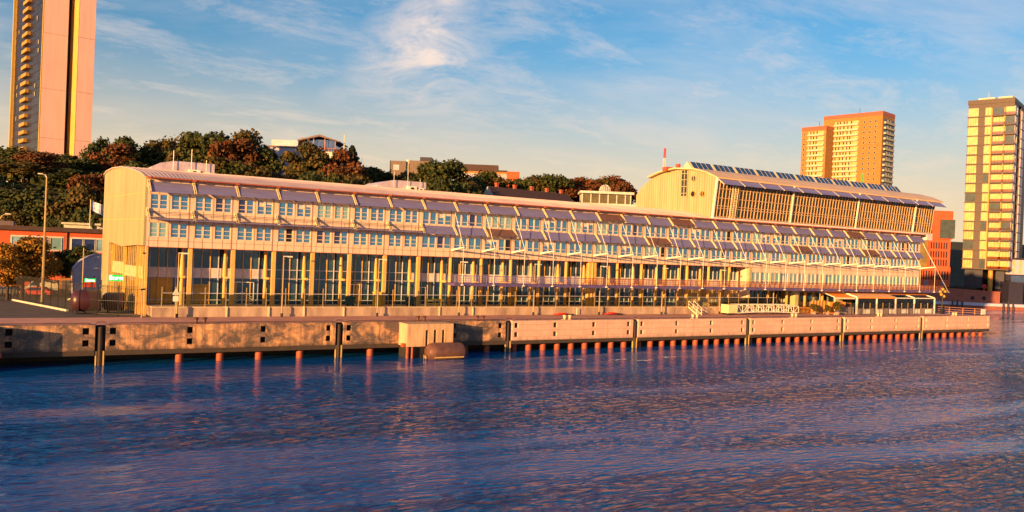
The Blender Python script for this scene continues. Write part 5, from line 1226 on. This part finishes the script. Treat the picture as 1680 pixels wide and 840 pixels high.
def screen_fence():
    t = thing('screen_fence', 'glass security screen with slim posts standing on the plinth edge', 'fence', (2.0, -.75, 1.32))
    m = MB(); m.box(-.05, .05, -.05, .05, 0, 2.5); me = m.mesh('post', MT['lamp_pole'])
    many('post', me, t, [(i * 2.62, 0, 0) for i in range(44)])
    m = MB(); m.box(0, 43 * 2.62, -.012, .012, .12, 1.7); m.build('glass_panel', MT['greenglass'], t)
    m = MB(); m.box(0, 43 * 2.62, -.03, .03, 1.7, 1.76); m.build('top_rail', MT['mullion'], t)
    t = thing('electric_cabinet', 'bright yellow cabinet on the plinth beside a quay lamp', 'cabinet', (31.2, -.3, 1.323))
    m = MB(); m.box(-.55, .55, -.3, .3, .1, 2.0); m.box(-.6, .6, -.35, .35, 2.0, 2.1); m.build('body', MT['yellow'], t); m = MB(); m.box(-.5, .5, -.28, .28, 0, .1); m.build('foot', MT['blacksteel'], t); m = MB(); m.box(-.02, .02, -.32, -.3, .2, 1.9); m.build('door_gap', MT['dark'], t)
    for x, lab in ((27.2, 'dark teal wheeled bin on the plinth left of the yellow cabinet'), (36.6, 'dark teal wheeled bin on the plinth right of the yellow cabinet')):
        t = thing('wheeled_bin', lab, 'bin', (x, .2, 1.323), 0, 'bins on the plinth')
        m = MB(); m.prism([(-.5, .15), (.5, .15), (.62, 1.25), (-.62, 1.25)], 'y', -.35, .35); m.build('body', MT['tealbin'], t); m = MB(); m.box(-.66, .66, -.4, .4, 1.25, 1.38); m.build('lid', MT['tealbin'], t)
        for sx_ in (-.4, .4): m = MB(); m.lathe([(.14, -.05), (.14, .05)], (sx_, -.3, .14), 'y', 10); m.build('wheel', MT['blacksteel'], t)
    t = thing('yellow_barrier', 'low yellow striped barrier on the plinth right of the teal bin', 'barrier', (39.0, -.2, 1.323))
    m = MB(); m.box(0, 3.2, -.04, .04, .85, 1.1); m.box(0, 3.2, -.04, .04, .3, .45); m.build('rail', MT['yellow'], t)
    for x in (.1, 1.6, 3.1): m = MB(); m.box(x - .06, x + .06, -.2, .2, 0, .3); m.box(x - .05, x + .05, -.05, .05, .3, 1.15); m.build('post', MT['bracket'], t)
screen_fence()

def bollards():
    pr = [(-18, 'd', 'off the left border'), (4.9, 'd', 'first pair from the left, left of the second fender slot'), (33.6, 'd', 'above the slotted fender block'), (42.8, 'd', 'right of the slotted fender block'), (57.9, 'p', 'on the first clean panel'), (84.0, 'p', 'below the small metal stairs'), (108.5, 'p', 'below the white gangway truss'), (133.5, 'p', 'below the restaurant awning'), (159.2, 'p', 'near the right end of the quay')]
    for x, c, lab in pr:
        mt = MT['bollard_d'] if c == 'd' else MT['bollard_p']
        t = thing('double_bollard', ('rusty dark' if c == 'd' else 'pale cream') + ' twin mooring bollard ' + lab, 'bollard', (x, QY + 1.2, 0.0), 0, 'twin bollards along the quay edge')
        m = MB(); m.box(-.8, .8, -.35, .35, 0, .1); m.build('base_plate', mt, t)
        for dx in (-.48, .48):
            m = MB(); m.lathe([(.25, .1), (.2, .2), (.18, .52), (.30, .6), (.32, .72), (.2, .78)], (dx, 0, 0), n=14); o = m.build('post', mt, t); smooth_angle(o, 50)
bollards()

def stairs_and_gangway():
    t = thing('metal_stairs', 'small cream metal stairs with handrails leading up to the plinth', 'stairs', (91.6, -3.4, 0.005))
    # climbs from right (front) to the plinth at the back left
    for k in range(6):
        m = MB(); m.box(-.55, .55, -.15, .15, .18 + k * .2, .23 + k * .2); m.build('step', MT['bracket'], t, (0, .1 + k * .36, 0))
    for sx_ in (-.6, .6):
        m = MB(); m.beam((sx_, -.1, .05), (sx_, 2.2, 1.3), .06, .22); m.build('stringer', MT['bracket'], t)
        m = MB(); m.path([(sx_, 0, .1), (sx_, 0, 1.25), (sx_, 2.1, 2.4), (sx_, 2.1, 1.3)], .045, 6); m.path([(sx_, 0, .7), (sx_, 2.1, 1.85)], .03, 6); m.path([(sx_, 1.05, .7), (sx_, 1.05, 1.8)], .03, 6); m.build('handrail', MT['white'], t)
    t = thing('gangway', 'white lattice gangway truss with a pale end plate lying on the quay', 'gangway', (98.2, -4.0, 0.35))
    L = 19.0
    def top(x): return 1.55 if x < 15.5 else 1.55 - .30 * ((x - 15.5) / 3.5) ** 2
    def bot(x): return 0.0 if x < 2 or x > 17.5 else .0 + .22 * math.sin((x - 2) / 15.5 * math.pi)
    nb = 12
    for yy, nm in ((0, 'front_truss'), (1.7, 'rear_truss')):
        m = MB(); X = [2.3 + (L - 2.3) * i / nb for i in range(nb + 1)]
        m.path([(x, yy, top(x)) for x in X], .075, 6); m.path([(x, yy, bot(x)) for x in X], .085, 6)
        for i, x in enumerate(X): m.tube((x, yy, bot(x)), (x, yy, top(x)), .05, 5)
        for i in range(nb): a, b = X[i], X[i + 1]; m.tube((a, yy, top(a)) if i % 2 == 0 else (a, yy, bot(a)), (b, yy, bot(b)) if i % 2 == 0 else (b, yy, top(b)), .04, 5)
        m.build(nm, MT['white'], t)
    m = MB(); m.box(2.2, L, .1, 1.6, .06, .12); m.build('walkway', MT['steel'], t); m = MB(); m.box(0, 2.3, -.08, 1.8, 0, 1.55); m.build('end_plate', MT['plate_y'], t)
    m = MB(); m.box(.2, .6, 0, 1.7, -.345, 0); m.build("support", MT["blacksteel"], t); m = MB(); m.box(17.8, 18.2, 0, 1.7, -.345, -.02); m.build('support', MT['blacksteel'], t)
    for x, y, lab, cl in ((72.6, -1.9, 'red low hose bundle lying by the plinth right of the wide pier', 'red'), (62.0, -2.4, 'small red hose heap on the quay below the wide pier', 'red')):
        t = thing('hose_bundle', lab, 'hose', (x, y, 0.01)); m = MB(); m.path([(1.6 * math.cos(a * .7) * (1 - .03 * a) + a * .05, .5 * math.sin(a * .7), .1 + .02 * a) for a in range(16)], .09, 6); m.build('hose', MT[cl], t)
        m = MB(); m.box(1.9, 2.6, -.25, .25, 0, .22); m.build('coupling_box', MT['blacksteel'], t)
    t = thing('marker_post', 'slim white marker post on the quay right of the wide pier', 'post', (66.0, -1.5, 0.01)); m = MB(); m.tube((0, 0, 0), (0, 0, 1.1), .06, 6); m.build('shaft', MT['white'], t)
MT['plate_y'] = pm('pale_yellow_plate', (0.82, 0.66, 0.34), 0.55)
stairs_and_gangway()

def restaurant():
    t = thing('restaurant_terrace', 'restaurant terrace with orange striped awning roof and glazed front', 'terrace', (134.3, -4.6, 0.005))
    X = [0, 6.4, 12.8, 19.4, 26.8]
    m = MB()
    for x in X:
        m = MB(); m.box(x - .16, x + .16, 0, .3, 0, 3.45); m.build('post', MT['white'], t)
        m = MB(); m.beam((x, .1, 3.5), (x, 4.0, 4.45), .3, .3) if x in (0,) else m.beam((x, .1, 3.5), (x, 4.0, 4.45), .18, .2); m.build('rafter', MT['white'], t)
    m = MB(); m.box(.16, 26.7, 0.05, .25, 3.3, 3.5); m.build('eave_beam', MT['white'], t)
    for a, b in ((0, 2), (2, 4)):
        xa, xb = X[a] + .2, X[b] - .2; y1, z1 = (0.0, 3.62) if a == 0 else (1.7, 4.03)
        m = MB(); n = 26 if a == 0 else 24
        for i in range(n):
            x0 = xa + (xb - xa) * i / n; x1 = xa + (xb - xa) * (i + 1) / n
            m.quad((x0, y1, z1), (x1, y1, z1), (x1, 4.0, 4.60), (x0, 4.0, 4.60), mi=i % 2)
        m.build('awning', [MT['awning'], MT['awning_s'] if a == 0 else MT['awning']], t)
        if a == 0:
            m = MB(); m.box(xa, xb, -.02, .0, 3.3, 3.6); m.build('valance', MT['awning'], t)
    for i in range(4):
        m = MB(); m.box(X[i] + .17, X[i + 1] - .17, .12, .15, 1.2, 3.28); m.build('glass_pane', MT['clear'], t)
        k = 2 if i < 3 else 3
        for j in range(1, 3): x = X[i] + (X[i + 1] - X[i]) * j / 3; m = MB(); m.box(x - .06, x + .06, .08, .2, 1.2, 2.35); m.build('glazing_bar', MT['mullion_y'], t)
    m = MB(); m.box(.17, 26.7, .06, .22, .0, 1.2); m.build('low_wall', MT['bluegrey2'], t)
    sq = MB(); sq.box(0, 2.1, -.03, .055, .12, 1.0); me = sq.mesh('white_panel', MT['white']); many('white_panel', me, t, [(2.2 + i * 4.25, 0, 0) for i in range(6)])
    m = MB(); m.box(0.2, 26.6, 3.6, 3.7, 0, 4.3); m.build('back_wall', MT['curtain'], t)
    for bx in (1.5, 4.8, 9.2, 15.8, 21.5): m = MB(); m.box(bx, bx + 1.3, 3.5, 3.59, .1, 2.6); m.build('back_panel', MT['wood'], t)
    for i in range(9):
        x = 1.6 + i * 2.8; q = thing('terrace_table', 'small timber table with two benches inside the glazed restaurant terrace', 'table', (134.3 + x, -2.6 + (i % 2) * .9, .066), 0, 'tables in the restaurant terrace')
        m = MB(); m.box(-.6, .6, -.4, .4, .7, .75); m.build('tabletop', MT['wood'], q); m = MB(); m.box(-.06, .06, -.06, .06, 0, .7); m.build('leg', MT['blacksteel'], q)
        for yy in (-.85, .65): m = MB(); m.box(-.6, .6, yy, yy + .2, .4, .46); m.box(-.5, -.44, yy, yy + .2, 0, .4); m.box(.44, .5, yy, yy + .2, 0, .4); m.build('bench', MT['wood'], q)
    m = MB(); m.box(-.1, 26.6, .3, 3.6, .0, .06); m.build('floor', MT['wood'], t)
    for x, lab in ((5.3, 'between the first two white posts'), (11.4, 'between the second and third white posts'), (14.4, 'just right of the third white post'), (17.6, 'left of the fourth white post'), (24.2, 'in the last glazed bay')):
        p = thing('parasol', 'closed pale yellow parasol inside the restaurant terrace, ' + lab, 'parasol', (134.3 + x, -2.9, .06), 0, 'closed parasols in the restaurant terrace')
        m = MB(); m.tube((0, 0, 0), (0, 0, 3.0), .04, 6); m.build('pole', MT['bracket'], p); m = MB(); m.lathe([(.28, 1.35), (.3, 1.5), (.16, 2.3), (.05, 2.95)], n=9); o = m.build('canopy', MT['plate_y'], p)
    # side terrace with its own awning
    t = thing('awning_terrace', 'smaller terrace with a plain orange awning left of the glazed one', 'terrace', (127.6, -4.4, .005))
    m = MB(); m.quad((0, .1, 3.4), (6.2, .1, 3.4), (6.2, 3.9, 4.5), (0, 3.9, 4.5)); m.build('awning', MT['awning'], t); m = MB(); m.quad((0, .1, 3.4), (6.2, .1, 3.4), (6.2, .1, 3.1), (0, .1, 3.1)); m.build('valance', MT['awning_s'], t)
    m = MB(); m.beam((0, .1, 3.42), (0, 3.9, 4.52), .14, .14); m.box(-.08, .08, .02, .18, 0, 3.4); m.build('frame', MT['white'], t)
    m = MB(); m.box(.1, 6.2, .2, .3, 0, 1.5); m.build('low_wall', MT['bluegrey2'], t); m = MB(); m.box(-4.6, -.1, 2.0, 2.2, 0, 2.6); m.build('timber_screen', MT['wood'], t); m = MB(); m.box(.4, 5.4, 1.6, 2.1, .0, 2.4); m.build('menu_wall', MT['awning'], t)
    for i in range(5): m = MB(); m.box(-4.5 + i * .9, -4.42 + i * .9, 1.9, 2.0, 0, 2.7); m.build('screen_post', MT['mullion_y'], t)
    # security fence before the terrace
    t = thing('terrace_fence', 'slim dark mesh fence along the quay in front of the restaurant terrace', 'fence', (127.5, -6.1, .005))
    m = MB(); m.box(-.04, .04, -.04, .04, 0, 2.3); me = m.mesh('post', MT['blacksteel']); many('post', me, t, [(i * 3.0, 0, 0) for i in range(9)])
    m = MB(); m.box(0, 24, -.02, .02, 2.2, 2.26); m.box(0, 24, -.02, .02, .1, .15); x = .3
    while x < 24: m.box(x - .008, x + .008, -.008, .008, .15, 2.2); x += .3
    m.build('mesh_panel', MT['blacksteel'], t)
    for x, y, s, lab in ((127.0, -5.4, 1.25, 'leafy planter shrub at the left corner of the smaller terrace'), (125.2, -4.6, .95, 'low leafy planter shrub left of the terrace corner'), (122.4, -3.6, 1.0, 'dark planter shrub beside the timber screen')):
        t = thing('planter_shrub', lab, 'plant', (x, y, .005), 0, 'shrubs by the restaurant'); t.scale = (s, s, s)
        m = MB(); m.lathe([(.35, 0), (.45, .5), (.4, .5)], n=12); m.build('pot', MT['bluegrey2'], t)
        me = crown_mesh(int(x * 7), 500, 'broad', MT['leaf_o'], 1.6); c = ob('foliage', me, t, (0, 0, .05)); c.scale = (.17, .17, .17)
    t = thing('lamp_cluster', 'dark post with a cluster of orange globe lamps at the terrace right end', 'lamp', (163.4, -4.9, .005))
    m = MB(); m.tube((0, 0, 0), (0, 0, 5.2), .14, 8); m.box(-.35, .35, -.3, .3, 0, 1.1); m.build('post', MT['blacksteel'], t)
    for dx, z in ((-.9, 4.9), (0, 5.5), (.9, 5.0), (-.5, 4.3), (.5, 3.9)): m = MB(); m.lathe([(.05, -.36), (.25, -.25), (.36, 0), (.25, .25), (.05, .36)], (dx, 0, z), n=12); o = m.build('globe', MT['balc_o'], t); smooth_angle(o, 80)
    m = MB(); 
    for dx, z in ((-.9, 4.9), (.9, 5.0), (-.5, 4.3), (.5, 3.9)): m.tube((0, 0, z - .3), (dx, 0, z - .3), .05, 5)
    m.build('arm', MT['blacksteel'], t)
    # rail at the right end
    t = thing('quay_railing', 'rust brown railing round the right end of the quay', 'railing', (0, 0, 0.005))
    pts = [(165.0, -2.5), (166.0, -5.0), (167.2, -7.4), (168.4, -9.4), (169.6, -11.0)]
    for x, y in pts: m = MB(); m.box(x - .06, x + .06, y - .06, y + .06, 0, 1.5); m.build('post', MT['rail_o'], t)
    for z in (.55, 1.0, 1.5): m = MB(); m.path([(x, y, z) for x, y in pts], .05, 6); m.build('rail', MT['rail_o'], t)
    t = thing('white_board', 'blank white board on the railing at the right quay corner', 'sign', (168.9, -11.0, .005)); m = MB(); m.box(-.9, .9, -.05, .02, .35, 1.55); m.build('board', MT['white'], t); m = MB(); m.box(-.75, -.65, .025, .1, 0, 1.5); m.box(.65, .75, .025, .1, 0, 1.5); m.build('leg', MT['steel'], t)
MT['bluegrey2'] = pm('grey_planter_concrete', (0.28, 0.22, 0.20), 0.8)
MT['rail_o'] = pm('orange_rust_rail', (0.45, 0.20, 0.08), 0.6)
restaurant()

def text_obj(body, size, mat, parent, loc, rot):
    cu = bpy.data.curves.new('lettering', 'FONT'); cu.body = body; cu.size = size; cu.extrude = .01; cu.align_x = 'CENTER'; cu.align_y = 'CENTER'
    tmp = bpy.data.objects.new('tmp', cu); COL.objects.link(tmp); dg = bpy.context.evaluated_depsgraph_get()
    me = bpy.data.meshes.new_from_object(tmp.evaluated_get(dg)); bpy.data.objects.remove(tmp); me.materials.clear(); me.materials.append(mat); me.name = 'lettering'
    o = ob('lettering', me, parent, loc); o.rotation_euler = rot; return o
def yard():
    # two dark red mooring buoys laid up on the quay
    for x, y, L, r, lab, dome in ((-7.7, 5.2, 3.4, 1.38, 'big dark red buoy drum lying on the quay beside the fence', True), (-4.1, 6.0, 2.6, 1.2, 'second dark red buoy drum lying behind the big one', False)):
        t = thing('buoy_drum', lab, 'buoy', (x, y, 0), RAD(-4), 'buoys laid up on the quay')
        m = MB(); m.lathe([(.1, -.12), (.6 * r, -.05), (.92 * r, .3), (r, .75), (r, L - .2), (.94 * r, L - .05), (.3, L)], (0, 0, r + .28), 'x', 28); o = m.build('drum', MT['tank'], t); smooth_angle(o, 40)
        for a in (.8, L - .3): m = MB(); m.lathe([(r + .02, a - .07), (r + .05, a - .05), (r + .05, a + .05), (r + .02, a + .07)], (0, 0, r + .28), 'x', 28); m.build('band', MT['tank'], t)
        m = MB(); m.box(.5, .8, -.9, .9, 0, .55); m.box(L - .8, L - .5, -.9, .9, 0, .55); m.build('cradle', MT['blacksteel'], t)
        m = MB(); m.path([(-.13, -.25, r + .5), (-.4, -.1, r + .4), (-.4, .1, r + .3), (-.13, .25, r + .2)], .07, 6); m.build('lifting_eye', MT['bollard_p'], t)
    # white kerb and tall yard fence
    o = MB(); o.beam((-13.9, 28.2, .12), (-7.95, 8.4, .12), .32, .24); o = o.build('yard_kerb', MT['kerb']); tag(o, 'pale stone kerb along the foot of the yard fence', 'kerb')
    t = thing('yard_fence', 'tall black security fence between yard and quay at left', 'fence', (0, 0, 0))
    pts = [(-34, 34.5), (-24, 32), (-14.1, 28.8), (-7.4, 7.2), (-5.0, 2.2), (-.6, -.8)]
    m = MB(); m.box(-.06, .06, -.06, .06, 0, 3.9); pme = m.mesh('post', MT['blacksteel'])
    seg = MB()
    for a, b in zip(pts[:-1], pts[1:]):
        A, B_ = Vector((*a, 0)), Vector((*b, 0)); L = (B_ - A).length; n = max(1, int(L / 2.4))
        many('post', pme, t, [tuple(A + (B_ - A) * (i / n)) for i in range(n)])
        for z in (.25, 1.9, 3.75): seg.beam(A + Vector((0, 0, z)), B_ + Vector((0, 0, z)), .04, .05)
        k = int(L / .22)
        for i in range(k): p_ = A + (B_ - A) * ((i + .5) / k); seg.tube(p_ + Vector((0, 0, .2)), p_ + Vector((0, 0, 3.8)), .014, 4)
    seg.build('bar_panel', MT['blacksteel'], t)
    # grey shed with quarter-round roof
    t = thing('round_roof_shed', 'grey shed, its shade painted blue, with a quarter-round roof leaning on the terminal', 'shed', (-5.75, 34.5, 0))
    pr = [(0, 0), (3.9, 0), (3.9, 7.0), (3.2, 6.95), (2.3, 6.65), (1.4, 6.1), (.6, 5.35), (0, 4.6)]
    m = MB(); m.prism(pr, 'y', 0, 16); m.build('wall', MT['bluegrey'], t)  # shed's shade is put into the blue grey of the wall
    m = MB()
    for a, b in zip(pr[2:-1], pr[3:]): m.beam((a[0], -.06, a[1] + .04), (b[0], -.06, b[1] + .04), .14, .1)
    m.build('verge', MT['lav'], t)
    # green and red signs
    t = thing('green_sign', 'lit green sign with white lettering under the terminal gable', 'sign', (-2.0, 11.4, 4.3))
    m = MB(); m.box(-.95, .95, -.12, .1, -.42, .42); m.build('board', MT['green_sign'], t); text_obj('Bores', .8, MT['sign_txt'], t, (0, -.135, 0), (math.pi / 2, 0, 0)); m = MB(); m.box(.2, .8, .1, .5, -.1, .1); m.build('bracket', MT['blacksteel'], t)
    t = thing('direction_sign', 'small green and red direction board in front of the grey shed', 'sign', (-4.5, 20.5, 2.6))
    m = MB(); m.box(-.75, .75, -.06, .02, .62, 1.15); m.build('green_board', MT['green_sign'], t); text_obj('Bores', .5, MT['sign_txt'], t, (0, -.07, .88), (math.pi / 2, 0, 0)); m = MB(); m.box(-.75, .75, -.06, .02, -.1, .58); m.build('red_board', MT['red'], t); m = MB(); m.tube((.55, .08, -2.6), (.55, .08, 1.5), .06, 6); m.build('post', MT['blacksteel'], t)
    t = thing('shed_pole', 'slim ochre pole in front of the grey shed', 'pole', (-5.3, 22.5, 0)); m = MB(); m.tube((0, 0, 0), (0, 0, 8.1), .09, 7, .07); m.build('shaft', MT['lamp_pole'], t)
    # cars in the yard
    def car(x, y, rz, lab, paint, van):
        t = thing('parked_van' if van else 'parked_car', lab, 'van' if van else 'car', (x, y, 0), rz)
        pr = [(-2.2, .35), (2.2, .35), (2.25, .8), (1.5, .98), (.7, 1.5), (-1.1, 1.52), (-1.9, 1.0), (-2.25, .9)] if not van else [(-2.6, .4), (2.6, .4), (2.65, 1.1), (2.0, 1.35), (1.4, 2.25), (-2.55, 2.3)]
        m = MB(); m.prism(pr, 'y', -.85, .85); b = m.build('body', paint, t)
        g = [(.62, 1.43), (1.3, 1.02), (-1.7, 1.02), (-1.05, 1.44)] if not van else [(1.3, 2.1), (1.85, 1.4), (.5, 1.4), (.5, 2.1)]
        m = MB(); m.prism(g, 'y', -.87, .87); m.build('side_window', MT['pane_dark'], t)
        m = MB(); m.beam((pr[3][0] + .0, 0, pr[3][1] + .06), (pr[4][0] + .03, 0, pr[4][1] - .04), 1.5, .05); m.build('windscreen', MT['pane_dark'], t)
        for wx in (-1.4, 1.4):
            for wy in (-.8, .8): m = MB(); m.lathe([(.2, -.12), (.34, -.1), (.34, .1), (.2, .12)], (wx, wy, .34), 'y', 16); m.build('wheel', MT['blacksteel'], t)
        for wy in (-.6, .6): m = MB(); m.box(pr[2][0] - .06, pr[2][0] + .03, wy - .2, wy + .2, .62, .78); m.build('headlight', MT['white'], t)
    car(-10.6, 37.5, RAD(160), 'red car parked behind the yard fence', MT['red'], False)
    car(-9.6, 43.5, RAD(170), 'white van parked behind the red car', MT['whitehouse'], True)
    car(-14.6, 40.0, RAD(150), 'dark blue car parked at the left border of the yard', MT['navy'], False)
    t = thing('site_container', 'brown timber-clad container behind the yard fence below the trees', 'container', (-7.5, 38.0, 0)); m = MB(); m.box(0, 6, 0, 2.5, .15, 2.9); m.build('body', MT['wood'], t); m = MB(); m.box(.4, 2.6, -.04, 0, .2, 2.6); m.box(2.7, 4.9, -.04, 0, .2, 2.6); m.build('door', MT['greyhouse'], t)
yard()

# small white wash along the current line in the river
def foam():
    rg = np.random.RandomState(8); m = MB()
    for cx_, cy_ in ((57, -24), (66, -23.5), (50.5, -22.5), (95, -26), (108, -25), (114, -27), (61, -25.5), (121, -26)):
        for k in range(14):
            x = cx_ + rg.normal() * .8; y = cy_ + rg.normal() * .14; s = rg.uniform(.06, .22); z = WZ + .16 + rg.uniform(0, .1)
            m.quad((x - s * 2, y, z), (x, y - s * .5, z + .02), (x + s * 2, y, z), (x, y + s * .5, z + .03))
    o = m.build('foam', MT['foam']); o['kind'] = 'stuff'; o['label'] = 'white flecks of foam along the current line'
MT['foam'] = pm('white_foam', (0.8, 0.76, 0.75), 0.8)
foam()
